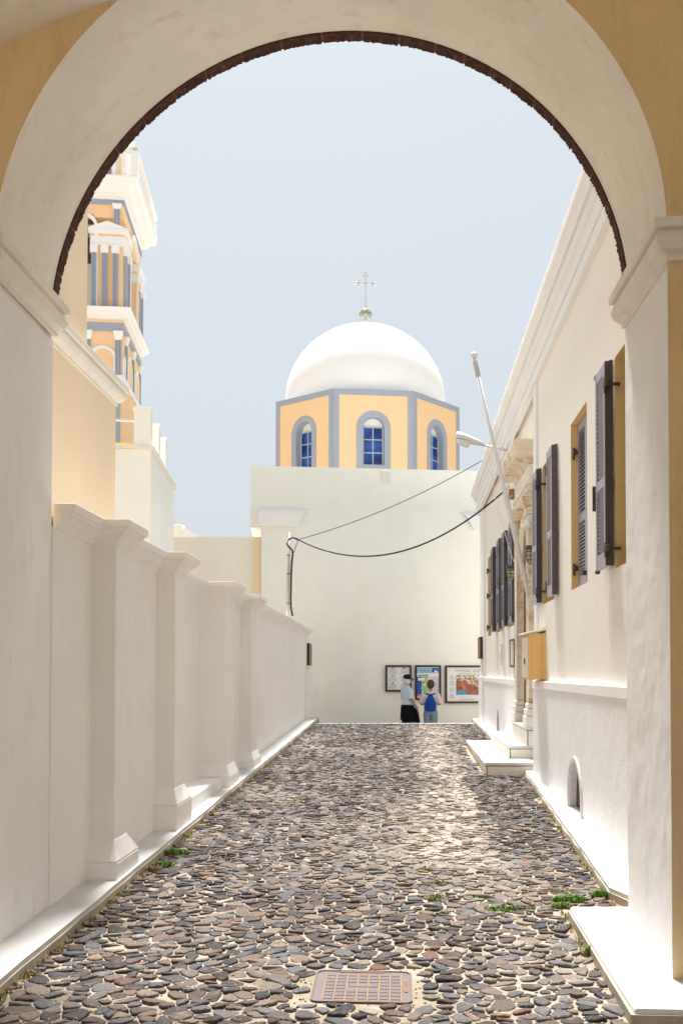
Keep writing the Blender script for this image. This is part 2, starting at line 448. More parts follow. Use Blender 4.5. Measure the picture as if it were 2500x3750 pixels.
me = bpy.data.meshes.new('stone_chips'); me.from_pydata(V, [], Fc); set_tint(me, Cl); me.materials.append(M['stone'])
o = bpy.data.objects.new('stone_chips', me); COL.objects.link(o); o.parent = road; o['kind'] = 'stuff'

# plinths along both walls (pavement strips)
def strip(name, xin, xout, y0, y1, h=.085, n=26, mat='plinth'):
    top = MB(); side = MB()
    for k in range(n):
        a = y0 + (y1 - y0) * k / n; b = y0 + (y1 - y0) * (k + 1) / n
        wob = lambda y: .003 * math.sin(y * 3.1) + .003 * math.sin(y * 7.7)
        s = 1 if xout(a) > xin(a) else -1
        xa, xb = xin(a) + wob(a), xin(b) + wob(b)
        top.hexa([(xa, a, RZ(a) - .1), (xout(a), a, RZ(a) - .1), (xout(b), b, RZ(b) - .1), (xb, b, RZ(b) - .1),
                  (xa, a, RZ(a) + h), (xout(a), a, RZ(a) + h), (xout(b), b, RZ(b) + h), (xb, b, RZ(b) + h)])
        w2 = lambda y: .016 + .012 * math.sin(y * 9.3) + .006 * math.sin(y * 23)
        side.hexa([(xa - s * w2(a), a, RZ(a) - .1), (xa + s * .02, a, RZ(a) - .1), (xb + s * .02, b, RZ(b) - .1), (xb - s * w2(b), b, RZ(b) - .1),
                   (xa - s * w2(a) * .5, a, RZ(a) + h * .62), (xa + s * .02, a, RZ(a) + h * .62), (xb + s * .02, b, RZ(b) + h * .62), (xb - s * w2(b) * .5, b, RZ(b) + h * .62)])
    p = obj(name, top, M[mat], kind='structure')
    obj('kerb', side, M['kerbside'], p)
    return p
strip('pavement', lambda y: KL, lambda y: -2.55, 2.0, 26.0, n=70)
strip('pavement', lambda y: kerbR(y) if y > 6.95 else 1.6, lambda y: 2.3, 6.62, 14.23, n=30)
strip('pavement', lambda y: kerbR(y), lambda y: 2.35, 18.95, 25.6, n=14)

# manhole cover
mc = thing('manhole_cover', 'rusty rectangular iron manhole cover set among the cobbles in the foreground', 'manhole cover')
def cpt(u, v, h): 
    x = cvx0 + (cvx1 - cvx0) * u; y = cvy0 + (cvy1 - cvy0) * v - .03 * u
    return (x, y, RZ(y) + (h - .0095 if h > .0121 else h))
def rrect(u0, u1, v0, v1, r, ru):
    P = []
    for cxu, cyv, a0 in ((u1 - ru, v1 - r, 0), (u0 + ru, v1 - r, 90), (u0 + ru, v0 + r, 180), (u1 - ru, v0 + r, 270)):
        for k in range(4):
            a = math.radians(a0 + 30 * k); P.append((cxu + ru * math.cos(a), cyv + r * math.sin(a)))
    return P
P = rrect(0, 1, 0, 1, .09, .08)
obj('cover_plate', MB().loft([[cpt(u, v, -.02) for u, v in P], [cpt(u, v, .006) for u, v in P]]), M['cover'], mc)
rim = MB(); Pi = rrect(.018, .982, .02, .98, .085, .075)
rim.loft([[cpt(u, v, .005) for u, v in P], [cpt(u, v, .0115) for u, v in P], [cpt(u, v, .0115) for u, v in Pi], [cpt(u, v, .005) for u, v in Pi]], cap=False)
obj('rim', rim, M['cover'], mc)
for k in range(8):
    u = .115 + .775 * k / 7
    m = MB().hexa([cpt(u - .006, .08, .0155), cpt(u + .006, .08, .0155), cpt(u + .006, .92, .0155), cpt(u - .006, .92, .0155), cpt(u - .006, .08, .0165), cpt(u + .006, .08, .0165), cpt(u + .006, .92, .0165), cpt(u - .006, .92, .0165)])
    obj('rust_groove', m, M['rust'], mc)
for k in range(7):
    for r_ in range(8):
        if 2 <= k <= 4 and 3 <= r_ <= 4: continue
        u0 = .115 + .775 * k / 7 + .010; u1 = .115 + .775 * (k + 1) / 7 - .010; v0 = .085 + .83 * r_ / 8 + .006; v1 = .085 + .83 * (r_ + 1) / 8 - .006
        m = MB().hexa([cpt(u0, v0, .015), cpt(u1, v0, .015), cpt(u1, v1, .015), cpt(u0, v1, .015), cpt(u0 + .003, v0 + .006, .019), cpt(u1 - .003, v0 + .006, .019), cpt(u1 - .003, v1 - .006, .019), cpt(u0 + .003, v1 - .006, .019)])
        obj('raised_bar', m, M['cover'], mc)
def cover_label(u0, u1, v0, v1, n, vert=False):
    m = MB(); rr = random.Random(3)
    for k in range(n):
        a = k / n; b = (k + .7) / n
        if vert: q = (u0, u1, v0 + (v1 - v0) * a, v0 + (v1 - v0) * b)
        else: q = (u0 + (u1 - u0) * a, u0 + (u1 - u0) * b, v0, v1)
        m.hexa([cpt(q[0], q[2], .015), cpt(q[1], q[2], .015), cpt(q[1], q[3], .015), cpt(q[0], q[3], .015), cpt(q[0], q[2], .021), cpt(q[1], q[2], .021), cpt(q[1], q[3], .021), cpt(q[0], q[3], .021)])
    return m
obj('cast_lettering', cover_label(.25, .72, .935, .965, 17), M['rust'], mc, kind='stuff')
obj('cast_lettering', cover_label(.25, .72, .03, .06, 17), M['rust'], mc, kind='stuff')
obj('cast_lettering', cover_label(.925, .955, .33, .70, 6, True), M['rust'], mc, kind='stuff')
obj('badge', MB().hexa([cpt(.36, .46, .015), cpt(.66, .46, .015), cpt(.66, .56, .015), cpt(.36, .56, .015), cpt(.37, .47, .02), cpt(.65, .47, .02), cpt(.65, .55, .02), cpt(.37, .55, .02)]), M['cover'], mc)
obj('badge_rim', cover_label(.44, .60, .49, .53, 5), M['rust'], mc, kind='stuff')

# ================================================================ ARCHWAY
ACX, ACZ = -.43, 4.04
def yn(x): return 5.34 - .11 * (x - ACX)
def yf(x): return 6.38 - .118 * (x - ACX)
VP = [(-3.4, 4.7), (-2.8, 5.05), (-2.24, 5.29), (-1.95, 5.385), (-1.66, 5.48), (-1.2, 5.60), (-.6, 5.70), (.1, 5.76), (.8, 5.78), (1.5, 5.72), (2.1, 5.5), (2.6, 5.2)]
def vault(x):
    for (a, za), (b, zb) in zip(VP[:-1], VP[1:]):
        if a <= x <= b: return za + (zb - za) * (x - a) / (b - a)
    return 4.7
XL, XR = -2.29, 1.425
arch = thing('archway', 'cream plastered street arch in the foreground framing the whole view', 'archway')
NA = 72
def arcpt(R, k, ymap, clampv=False):
    a = math.pi * k / NA
    x = ACX + R * math.cos(a); z = ACZ + R * math.sin(a)
    if clampv: z = min(z, vault(x) + .002)
    return (x, ymap(x), z)
wall = MB()
for ymap, R, cl in ((yn, 1.842, True), (yf, 1.885, False)):
    top = 6.9
    for k in range(NA):
        p = arcpt(R, k, ymap, cl); q = arcpt(R, k + 1, ymap, cl)
        wall.face([p, q, (q[0], q[1], top), (p[0], p[1], top)])
    xr, xl = ACX + R, ACX - R
    wall.face([(xr, ymap(xr), ACZ), (xr, ymap(xr), top), (3.2, ymap(3.2), top), (3.2, ymap(3.2), ACZ)])
    wall.face([(xl, ymap(xl), ACZ), (xl, ymap(xl), top), (-3.6, ymap(-3.6), top), (-3.6, ymap(-3.6), ACZ)])
    wall.face([(xr, ymap(xr), ACZ), (3.2, ymap(3.2), ACZ), (3.2, ymap(3.2), -.2), (xr, ymap(xr), -.2)])
    wall.face([(xl, ymap(xl), ACZ), (-3.6, ymap(-3.6), ACZ), (-3.6, ymap(-3.6), -.2), (xl, ymap(xl), -.2)])
obj('arch_wall', wall, M['archface'], arch)
lin = MB(); NR = 6
rings = []
for i in range(NR + 1):
    t = i / NR; ring = []
    a0 = [arcpt(1.842, k, yn, True) for k in range(NA + 1)]; a1 = [arcpt(1.885, k, yf) for k in range(NA + 1)]
    a0 = [(XR, yn(XR), 3.95)] + a0 + [(XL + .02, yn(XL), 3.95)]
    a1 = [(XR, yf(XR), 3.95)] + a1 + [(XL, yf(XL), 3.95)]
    ease = t if t < .0 else t
    rings.append([tuple(p[c] * (1 - ease) + q[c] * ease for c in range(3)) for p, q in zip(a0, a1)])
lin.loft(rings, cap=False, close=False)
obj('arch_lining', lin, M['arch'], arch, smooth=True)
for xa, xb in ((XR, XR), (XL + .02, XL)):
    jm = MB(); n_ = 12
    jm.loft([[(xa + (xb - xa) * t / 4, yn(xa) + (yf(xb) - yn(xa)) * t / 4, -.2 + 4.15 * k / n_) for k in range(n_ + 1)] for t in range(5)], cap=False, close=False)
    obj('pier_jamb', jm, M['jamblit'], arch)
# imposts wrap the jambs
imp = [(0, -.165), (.022, -.165), (.025, -.14), (.035, -.135), (.07, -.12), (.088, -.09), (.09, -.06), (.078, -.035), (.065, -.03), (.065, -.022), (.10, -.02), (.105, .03), (.055, .032), (.05, .055), (.0, .06)]
zr, zl = 4.055, 4.15
obj('impost', MB().mould([(XR, yf(XR) - .01), (XR, yn(XR)), (2.6, yn(2.6))], [(o, z + zr) for o, z in imp]), M['arch'], arch, bevel=.006)
obj('impost', MB().mould([(XL + .01, yf(XL) - .01), (XL + .02, yn(XL)), (-3.3, yn(-3.3))], [(-o, z + zl) for o, z in imp]), M['arch'], arch, bevel=.006)
# dark voussoirs around the far mouth
rv = random.Random(4)
angs = [0, .10, .235, .365, .48, .60, .705, .80, .905, .985, 1.09, 1.20, 1.33, 1.46, 1.60, 1.745, 1.89, 2.03, 2.16, 2.30, 2.44, 2.60, 2.76, 2.93, 3.06, math.pi]
for a0, a1 in zip(angs[:-1], angs[1:]):
    m = MB(); rings = []; n = 22
    dj = rv.uniform(-.002, .002); rr_ = d = 0
    for k in range(n):
        a = a0 + .004 + (a1 - a0 - .008) * k / (n - 1)
        rr_ = rr_ * .5 + rv.uniform(-.0013, .0013); ri = 1.875 + dj + rr_; d = .102 + 2.2 * rr_ + rv.uniform(-.003, .003)
        c, s = math.cos(a), math.sin(a)
        P = []
        for r_, dd in ((ri, 0.002), (ri + rv.uniform(0, .006), d * .5), (ri + rv.uniform(-.002, .006), d), (2.16, d), (2.16, .002)):
            x = ACX + r_ * c; P.append((x, yf(x) + dd, ACZ + r_ * s))
        rings.append(P)
    m.loft(rings); obj('voussoir', m, M['voussoir'], arch)
m = MB(); rings = []
for k in range(61):
    a = math.pi * k / 60; P = []
    for r_, dd in ((1.882, .003), (1.882, .097), (2.14, .095), (2.14, .003)):
        x = ACX + r_ * math.cos(a); P.append((x, yf(x) + dd, ACZ + r_ * math.sin(a)))
    rings.append(P)
obj('joint_mortar', m.loft(rings), M['joint'], arch)
# far face piers: outside wall skin above the ring so the arch reads from the street too
ceil = MB(); rings = []
for y in [-1.6 + .74 * i for i in range(9)]:  # passage kept short behind the camera to let in more skylight
    rings.append([(x, (yn(x) + .0) if y > 4.3 else y, z) for x, z in VP])
obj('ceiling', ceil.loft(rings, cap=False, close=False), M['arch'], smooth=True, kind='structure')
obj('roof', MB().hexa([(-3.6, -1.6, 6.9), (3.2, -1.6, 6.9), (3.2, yf(3.2), 6.9), (-3.6, yf(-3.6), 6.9), (-3.6, -1.6, 7.1), (3.2, -1.6, 7.1), (3.2, yf(3.2), 7.1), (-3.6, yf(-3.6), 7.1)]), M['archface'], kind='structure')  # unseen slab added over the vault to stop sun leaking in
for x0, x1 in ((-3.6, -3.3), (2.5, 2.8)):
    obj('wall', MB().box(x0, x1, -1.6, 4.9, -.3, 6.9), M['arch'], kind='structure')  # unseen side walls, cut short so skylight reaches in from behind
# right pier plinth
zp = lambda y: RZ(y) + .085
pl = MB().hexa([(1.11, 4.72, RZ(4.7) - .1), (3.0, 4.60, RZ(4.7) - .1), (3.0, 6.6, RZ(6.6) - .1), (1.14, 6.6, RZ(6.6) - .1), (1.12, 4.72, zp(4.7)), (3.0, 4.60, zp(4.7)), (3.0, 6.6, zp(6.6)), (1.14, 6.6, zp(6.6))])
pp = obj('pavement', pl, M['plinth'], bevel=.018, kind='structure')
sd_ = MB().hexa([(1.095, 4.705, RZ(4.7) - .1), (3.0, 4.585, RZ(4.7) - .1), (3.0, 6.59, RZ(6.6) - .1), (1.125, 6.595, RZ(6.6) - .1), (1.10, 4.712, zp(4.7) - .03), (3.0, 4.59, zp(4.7) - .03), (3.0, 6.58, zp(6.6) - .03), (1.13, 6.59, zp(6.6) - .03)])
obj('kerb', sd_, M['kerbside'], pp)

# ================================================================ LEFT STREET WALL
lw = thing('street_wall', 'long white wall with moulded coping and pilasters along the left side', 'wall')
XW = -2.28
ztop = 2.725
obj('wall_panel', MB().box(-2.62, XW + .0, 6.60, 9.62, -.2, ztop), M['whitewall'], lw)
obj('wall_panel', MB().box(-2.72, -2.46, 9.62, 12.60, -.2, ztop), M['whitewall'], lw)
obj('wall_panel', MB().hexa([(-2.62, 12.60, -.2), (XW, 12.60, -.2), (-2.31, 26.0, -.2), (-2.62, 26.0, -.2), (-2.62, 12.60, ztop), (XW, 12.60, ztop), (-2.31, 26.0, ztop), (-2.62, 26.0, ztop)]), M['whitewall'], lw)
obj('bench_ledge', MB().box(-2.7, -2.16, 10.02, 12.36, -.1, RZ(11) + .085 + .15), M['whitewall'], lw, bevel=.02)
PIL = [(7.46, 7.79, -2.10, 7.36, 7.99, -2.05, .13, .15), (9.47, 9.90, -2.10, 9.40, 10.07, -2.055, .24, .15), (12.50, 13.06, -2.115, 12.42, 13.16, -2.07, .13, .14), (14.62, 15.25, -2.12, 14.55, 15.32, -2.07, .10, .12)]
for (y0, y1, xf, b0, b1, bx, hv, hs) in PIL:
    obj('pilaster', MB().box(-2.6, xf, y0, y1, -.1, ztop), M['whitewall'], lw, bevel=.012)
    zb = RZ(y0) + .08
    fr = MB().box(-2.6, bx, b0, b1, -.1, zb + hv); obj('pilaster_base', fr, M['whitewall'], lw, bevel=.012)
    obj('base_slope', MB().frust((-2.6, bx, b0, b1), (-2.6, xf + .004, y0 - .004, y1 + .004), zb + hv, zb + hv + hs), M['whitewall'], lw, bevel=.008)
prof = [(-.02, 2.712), (.012, 2.712), (.016, 2.728), (.028, 2.732), (.032, 2.748), (.05, 2.762), (.085, 2.80), (.105, 2.812), (.108, 2.825), (.125, 2.828), (.13, 2.885), (-.02, 2.888)]
path = [(XW, 6.66), (XW, PIL[0][0]), (-2.10, PIL[0][0]), (-2.10, PIL[0][1]), (XW, PIL[0][1]), (XW, PIL[1][0]), (-2.10, PIL[1][0]), (-2.10, PIL[1][1]),
        (-2.46, PIL[1][1]), (-2.46, PIL[2][0]), (-2.115, PIL[2][0]), (-2.115, PIL[2][1]), (XW, PIL[2][1]), (XW, PIL[3][0]), (-2.12, PIL[3][0]), (-2.12, PIL[3][1]), (-2.285, PIL[3][1]), (-2.31, 26.0), (-2.6, 26.0)]
obj('coping', MB().mould(path, prof), M['whitewall'], lw, bevel=.004)
ct = MB()
for (a, b, x) in ((6.66, PIL[0][0], XW + .1), (PIL[0][0], PIL[0][1], -2.0), (PIL[0][1], PIL[1][0], XW + .1), (PIL[1][0], PIL[1][1], -2.0), (PIL[1][1], PIL[2][0], -2.36), (PIL[2][0], PIL[2][1], -2.02), (PIL[2][1], PIL[3][0], XW + .1), (PIL[3][0], PIL[3][1], -2.03), (PIL[3][1], 26.0, XW + .08)):
    ct.box(-2.72, x, a + (.012 if a < 7 else 0), b, 2.80, 2.884)
obj('coping_top', ct, M['whitewall'], lw)
obj('end_pilaster', MB().box(-2.6, -2.27, 25.3, 26.05, -.15, 2.72), M['whitewall'], lw, bevel=.01)
obj('end_pilaster', MB().box(-2.6, -2.235, 25.2, 26.1, -.15, 1.75), M['whitewall'], lw, bevel=.01)

# ================================================================ HOUSES ON THE LEFT
yh = thing('yellow_house', 'ochre yellow house with white string cornice behind the left wall', 'house')
obj('wall', MB().box(-7, -3.1, 6.7, 10.95, -.2, 4.80), M['yellow'], yh)
obj('upper_wall', MB().box(-7, -3.12, 6.7, 9.97, 4.80, 7.9), M['yellow'], yh, label='paler upper wall')
yprof = [(-.02, 4.70), (.015, 4.70), (.02, 4.735), (.035, 4.74), (.075, 4.765), (.095, 4.80), (.095, 4.84), (.075, 4.85), (.075, 4.865), (.115, 4.87), (.12, 4.925), (-.02, 4.93)]
obj('string_cornice', MB().mould([(-3.1, 6.6), (-3.1, 10.95), (-5, 10.95)], yprof), M['arch'], yh, bevel=.004)
obj('cornice_top', MB().box(-6, -3.03, 6.7, 11.02, 4.79, 4.922), M['arch'], yh)

WB = Frame(*(atY(550, 2000, 18.0).xy))
wb = thing('white_house', 'pale cream terrace block with three parapet posts on the left', 'house')
zt = WB.px(550, 1646)[1]; zt0 = WB.px(550, 1634)[1]
obj('wall', MB().box(-5, 0, 0, 3.9, -.3, zt, WB), M['church'], wb)
obj('parapet_edge', MB().box(-5.05, .06, -.06, 3.96, zt + .002, zt0, WB), M['marble2'], wb, bevel=.008)
for k, w0 in enumerate((0.02, 1.22, 2.35)):
    z1 = WB.px(550, 1498)[1]
    obj('parapet_post', MB().box(-.30, .0, w0, w0 + .26, zt0 + .001, z1, WB), M['church'], wb, bevel=.008)
    obj('post_cap', MB().box(-.32, .02, w0 - .02, w0 + .28, z1, z1 + .035, WB), M['church'], wb, bevel=.005)
obj('railing', MB().box(-5, -.3, .04, .08, zt0 + .46, zt0 + .50, WB), M['pole'], wb)
obj('railing', MB().box(-5, -.3, .03, .13, zt0 + .002, zt0 + .06, WB), M['box'], wb)

lwall = thing('garden_wall', 'plain cream wall with yellowish downpipe left of the domed church', 'wall')
LWF = Frame(*(atY(955, 2300, 27.3).xy)); LWF2 = lambda u, w_, z: (LWF.o.x + u, LWF.o.y + w_, z)
zw = at_plane(760, 1961, (0, LWF.o.y, 0), (0, 1, 0)).z
obj('wall', MB().box(-6, -.02, .3, .7, -.3, zw, LWF2), M['church'], lwall)
obj('buttress', MB().box(-.22, -.03, .1, .299, -.3, zw - .03, LWF2), M['yellow'], lwall)
obj('downpipe', MB().tube([LWF2(-.19, .16, 0), LWF2(-.19, .16, zw - .4)], .035), M['arch'], lwall, smooth=True)
gh = thing('small_white_house', 'small white roof with block chimney peeking over the cream wall', 'house')
q = atY(617, 1960, 42); q2 = atY(722, 1960, 42)
gz = q.z
obj('roof', MB().prism([(q.x - 3, gz - 2), (q2.x + .4, gz - 2), (q2.x + .1, gz - .1), (q2.x - .45, gz + .28), (q.x + .3, gz + .33), (q.x - 3, gz + .3)], 42, 46), M['dome'], gh)
obj('chimney', MB().box(atY(617, 0, 41.9).x, atY(677, 0, 41.9).x, 41.9, 42.6, gz - .05, atY(617, 1920, 41.9).z), M['church'], gh, bevel=.02)

# ================================================================ BELL TOWER
TW = Frame(*(atY(447, 1500, 24.0).xy))
tw = thing('bell_tower', 'tall apricot bell tower with blue pilasters and white cornices at the left', 'bell tower')
Zt = lambda y: TW.px(447, y)[1]
U = lambda x, y=1300: TW.px(x, y)[0]
WD, DP = 3.4, 3.0
def tbox(name, u0, u1, w0, w1, y0, y1, mat, bev=0):
    return obj(name, MB().box(u0, u1, w0, w1, Zt(y0), Zt(y1), TW), M[mat], tw, bevel=bev)
tbox('shaft', -WD, 0, 0, DP, 2300, 1215, 'orange')
tbox('corner_strip', -.26, -.04, -.03, 0, 1700, 1400, 'blue'); 
tbox('base_band', -WD - .05, .06, -.07, DP + .05, 1400, 1376, 'towerwhite', .01)
tbox('frieze', -WD - .02, .03, -.03, DP + .03, 1215, 1184, 'blue')
tbox('frieze', -WD, .035, -.035, DP + .03, 1184, 1173, 'orange')
zc0, zc1 = Zt(1173), Zt(1135)
cp = lambda z0, z1, o: [(-.3, z0), (.02, z0), (.03, z0 + (z1 - z0) * .25), (o * .35, z0 + (z1 - z0) * .3), (o * .6, z0 + (z1 - z0) * .62), (o * .75, z0 + (z1 - z0) * .66), (o, z0 + (z1 - z0) * .9), (o, z1), (-.3, z1)]
tpath = [(-WD, 0), (0, 0), (0, DP), (-WD, DP)]
obj('cornice', MB().mould(tpath, cp(zc0, zc1, .22), TW), M['towerwhite'], tw)
tbox('deck', -WD, .1, -.1, DP, 1160, 1136, 'towerwhite')
# storey one: pilasters and blind arches
def pilaster(u, w0, ybot, ytop, wd=.13, face='f', n_cap=.09):
    z0, z1 = Zt(ybot), Zt(ytop); ch = min(.22, (z1 - z0) * .2)
    if face == 'f':
        B = lambda a, b, d, za, zb: MB().box(u - a, u + b, -d, .0, za, zb, TW)
    else:
        B = lambda a, b, d, za, zb: MB().box(0, d, u - a, u + b, za, zb, TW)
    obj('pilaster', B(wd / 2, wd / 2, .05, z0, z1 - ch), M['blue'], tw)
    obj('capital', MB().frust(*( ((u - wd * .55, u + wd * .55, -.06, 0), (u - wd * .85, u + wd * .85, -.11, 0)) if face == 'f' else ((0, .06, u - wd * .55, u + wd * .55), (0, .11, u - wd * .85, u + wd * .85))), z1 - ch, z1, TW), M['towerwhite'], tw, bevel=.01)
    for s in (-.25, .25):
        g0 = u + s * wd
        gm = MB().box(g0 - .008, g0 + .008, -.056, -.05, z0, z1 - ch, TW) if face == 'f' else MB().box(.05, .056, g0 - .008, g0 + .008, z0, z1 - ch, TW)
        obj('flute', gm, M['shutter2'], tw)
def archband(uc, zs, R, wd, zb, face='f', name='arch_band', T=TW, proud=.04, parent=None, mat='towerwhite', base=0, n=20):
    ring = []; m = MB()
    outer = [(uc - R, zb)] + [(uc - R * math.cos(math.pi * k / n), zs + R * math.sin(math.pi * k / n)) for k in range(n + 1)] + [(uc + R, zb)]
    r2 = R - wd
    inner = [(uc - r2, zb)] + [(uc - r2 * math.cos(math.pi * k / n), zs + r2 * math.sin(math.pi * k / n)) for k in range(n + 1)] + [(uc + r2, zb)]
    def tp(u, d, z): return T(u, -d, z) if face == 'f' else T(d, u, z)
    rg = [[tp(o[0], base, o[1]), tp(o[0], base + proud, o[1]), tp(i_[0], base + proud, i_[1]), tp(i_[0], base, i_[1])] for o, i_ in zip(outer, inner)]
    m.loft(rg)
    return obj(name, m, M[mat], parent or tw)
pilaster(U(322), 0, 1376, 1216, .15); pilaster(U(434), 0, 1376, 1216, .14)
archband(U(377), Zt(1318), .33, .07, Zt(1376))
for u in (.42, 1.55, 2.75): pilaster(u, 0, 1376, 1216, .13, 's')
for u in (.22, 1.05, 2.3): archband(u, Zt(1318), .40 if u > .5 else .16, .07, Zt(1400), 's')
# storey two: corner piers round an open belfry
yb, yt = 1135, 752
PW = abs(U(336) - U(446))
piers = [(-PW, 0, 0, .75), (-WD, -WD + PW, 0, .75), (-PW, 0, DP - .75, DP), (-WD, -WD + PW, DP - .75, DP)]
for a, b, c_, d in piers: tbox('corner_pier', a, b, c_, d, yb, 870, 'orange')
tbox('upper_shaft', -PW + .0, 0, 0, DP, 800, yt, 'orange'); tbox('upper_shaft', -WD, -PW, 0, .3, 790, yt, 'orange')
tbox('side_wall', -.3, 0, .75, DP - .75, 830, 800, 'orange')
for a, b, c_, d in piers:
    e = .06
    tbox('pier_band', a - e, b + e, c_ - e, d + e, 904, 871, 'towerwhite')
    tbox('pier_band', a - .02, b + .02, c_ - .02, d + .02, 871, 862, 'orange')
    tbox('pediment_base', a - .10, b + .10, c_ - .10, d + .10, 862, 843, 'towerwhite', .01)
    z0, z1 = Zt(843), Zt(817)
    obj('pediment', MB().prism([(a - .12, z0), (b + .12, z0), ((a + b) / 2, z1)], c_ - .10, d + .05, TW), M['towerwhite'], tw)
for x in (346, 385, 424):
    u = U(x, 1000)
    tbox('column', u - .06, u + .06, -.09, 0, yb, 934, 'blue'); tbox('capital', u - .09, u + .09, -.11, 0, 934, 903, 'towerwhite', .01)
    for s in (-.03, 0, .03): obj('flute', MB().box(u + s - .005, u + s + .005, -.096, -.09, Zt(yb), Zt(934), TW), M['shutter2'], tw)
for w_ in (.12, .6, 2.4, 2.88):
    obj('column', MB().box(0, .09, w_ - .06, w_ + .06, Zt(yb), Zt(934), TW), M['blue'], tw)
    obj('capital', MB().box(0, .12, w_ - .10, w_ + .10, Zt(934), Zt(903), TW), M['towerwhite'], tw, bevel=.01)
pilaster(U(430, 780), 0, 838, 752, .14)
archband(U(305, 850), Zt(840), .36, .08, Zt(1135), proud=.05)
archband(1.65, Zt(880), .80, .12, Zt(1135), 's', proud=.06)
tbox('beam', -WD + .2, -PW, .25, .45, 842, 815, 'jamb')
tbox('beam', -WD + .2, -PW, .3, .4, 800, 790, 'iron')
tbox('inner_wall', -WD, -.4, DP - .9, DP - .78, 1135, 800, 'arch')
tbox('frieze', -WD - .02, .03, -.03, DP + .03, yt, 735, 'blue')
tbox('top_block', -WD, 0, 0, DP, 734, 668, 'towerwhite')
obj('cornice', MB().mould(tpath, cp(Zt(734), Zt(668), .38), TW), M['towerwhite'], tw)
tbox('deck', -WD, .3, -.3, DP + .2, 690, 669, 'towerwhite')
# balustrade
bz0, bz1 = Zt(666), Zt(578)
def baluster(u, w_):
    h = bz1 - bz0
    return MB().lathe([(.035, 0), (.035, h * .12), (.06, h * .3), (.035, h * .55), (.028, h * .75), (.04, h * .88), (.035, h)], (u, w_, bz0), 8, TW)
for k in range(9): obj('baluster', baluster(.26 - .22 * (k + 1), -.3), M['towerwhite'], tw)
for k in range(14): obj('baluster', baluster(.32, -.2 + .27 * (k + 1)), M['towerwhite'], tw)
obj('corner_post', MB().box(.22, .40, -.38, -.2, bz0, bz1 + .12, TW), M['towerwhite'], tw, bevel=.01)
obj('handrail', MB().box(-WD, .4, -.38, -.22, bz1, bz1 + .07, TW), M['towerwhite'], tw)
obj('handrail', MB().box(.25, .4, -.2, DP + .4, bz1, bz1 + .07, TW), M['towerwhite'], tw)
tbox('lantern_storey', -WD + .3, -.2, .3, DP - .3, 668, 300, 'orange')
tbox('lantern_opening', -.62, -.36, .28, .3, 660, 520, 'blue'); tbox('lantern_opening', -1.5, -1.1, .28, .3, 660, 520, 'blue')
tbox('lantern_pilaster', -.33, -.19, .22, .3, 660, 500, 'towerwhite'); tbox('lantern_pilaster', -1.0, -.75, .22, .3, 660, 500, 'towerwhite')
obj('lantern_cornice', MB().mould([(-WD + .3, .3), (-.2, .3), (-.2, DP - .3)], cp(Zt(520), Zt(470), .35), TW), M['towerwhite'], tw)
bell = MB().lathe([(.02, .5), (.12, .48), (.2, .35), (.24, .12), (.33, 0), (.30, -.01), (.0, .1)], TW(U(312, 900), .45, Zt(925)), 20)
tag(obj('bell', bell, M['iron'], smooth=True), 'dark bronze bell hanging in the open arch of the bell tower', 'bell')

# ================================================================ DOMED CHURCH
CH = Frame(0, 27.6)
ch = thing('church', 'cream church with apricot octagonal drum and white dome at the end of the street', 'church')
Cp = CH.px
ul = Cp(955, 2100)[0]; ur = 4.2
zled = Cp(955, 1932)[1]
n = 28
p0, p1, pa = Cp(1185, 1868), Cp(1672, 1866), Cp(1416, 1777)
# circle through the springers and crown
hw = (p1[0] - p0[0]) / 2; rise = pa[1] - (p0[1] + p1[1]) / 2; RR = (hw * hw + rise * rise) / (2 * rise); uc = (p0[0] + p1[0]) / 2; zcen = pa[1] - RR
a_m = math.asin(min(1, hw * 1.22 / RR))
arcp = [(uc + RR * math.sin(-a_m + 2 * a_m * k / n), zcen + RR * math.cos(-a_m + 2 * a_m * k / n)) for k in range(n + 1)]
front = [(ul, -.3), (ur, -.3), (ur, arcp[-1][1])] + list(reversed(arcp)) + [(ul, arcp[0][1])]
obj('front_wall', MB().prism(front, 0, .024, CH), M['church'], ch)
ul2 = Cp(918, 1800)[0]; ztw = Cp(918, 1706, .06)[1]; zlow = Cp(918, 1926, .06)[1]
obj('upper_wall', MB().box(ul2, ur, .026, 3.4, zlow, ztw, CH), M['church'], ch)
obj('lower_block', MB().box(ul, ur, .028, 3.0, -.3, zlow - .002, CH), M['church'], ch)
def ledge(xa, xb, flip):
    ua = Cp(xa, 1900)[0]; ub = Cp(xb, 1900)[0]; z0, z1, z2 = Cp(1100, 1932)[1], Cp(1100, 1882)[1], Cp(1100, 1866)[1]
    d = (ub - ua) * .12
    if flip: P = [(ua + d * 2.5, ub, z0), (ua + d, ub, z1), (ua, ub, z2)]
    else: P = [(ua, ub - d * 2, z0), (ua, ub - d * .8, z1), (ua + .1, ub, z2)]
    rg = [[CH(P[0][0], -.16, z0), CH(P[0][1], -.16, z0), CH(P[0][1], 0, z0), CH(P[0][0], 0, z0)],
          [CH(P[1][0], -.16, z1), CH(P[1][1], -.16, z1), CH(P[1][1], 0, z1), CH(P[1][0], 0, z1)],
          [CH(P[2][0], -.05, z2), CH(P[2][1], -.05, z2), CH(P[2][1], 0, z2), CH(P[2][0], 0, z2)]]
    obj('ledge', MB().loft(rg), M['dome'], ch)
ledge(946, 1135, False); ledge(1688, 1830, True)
m0, m1 = Cp(1395, 1768), Cp(1427, 1725)
obj('plaque', MB().box(m0[0], m1[0], -.015, .0255, m0[1], m1[1], CH), M['marble2'], ch, bevel=.01)
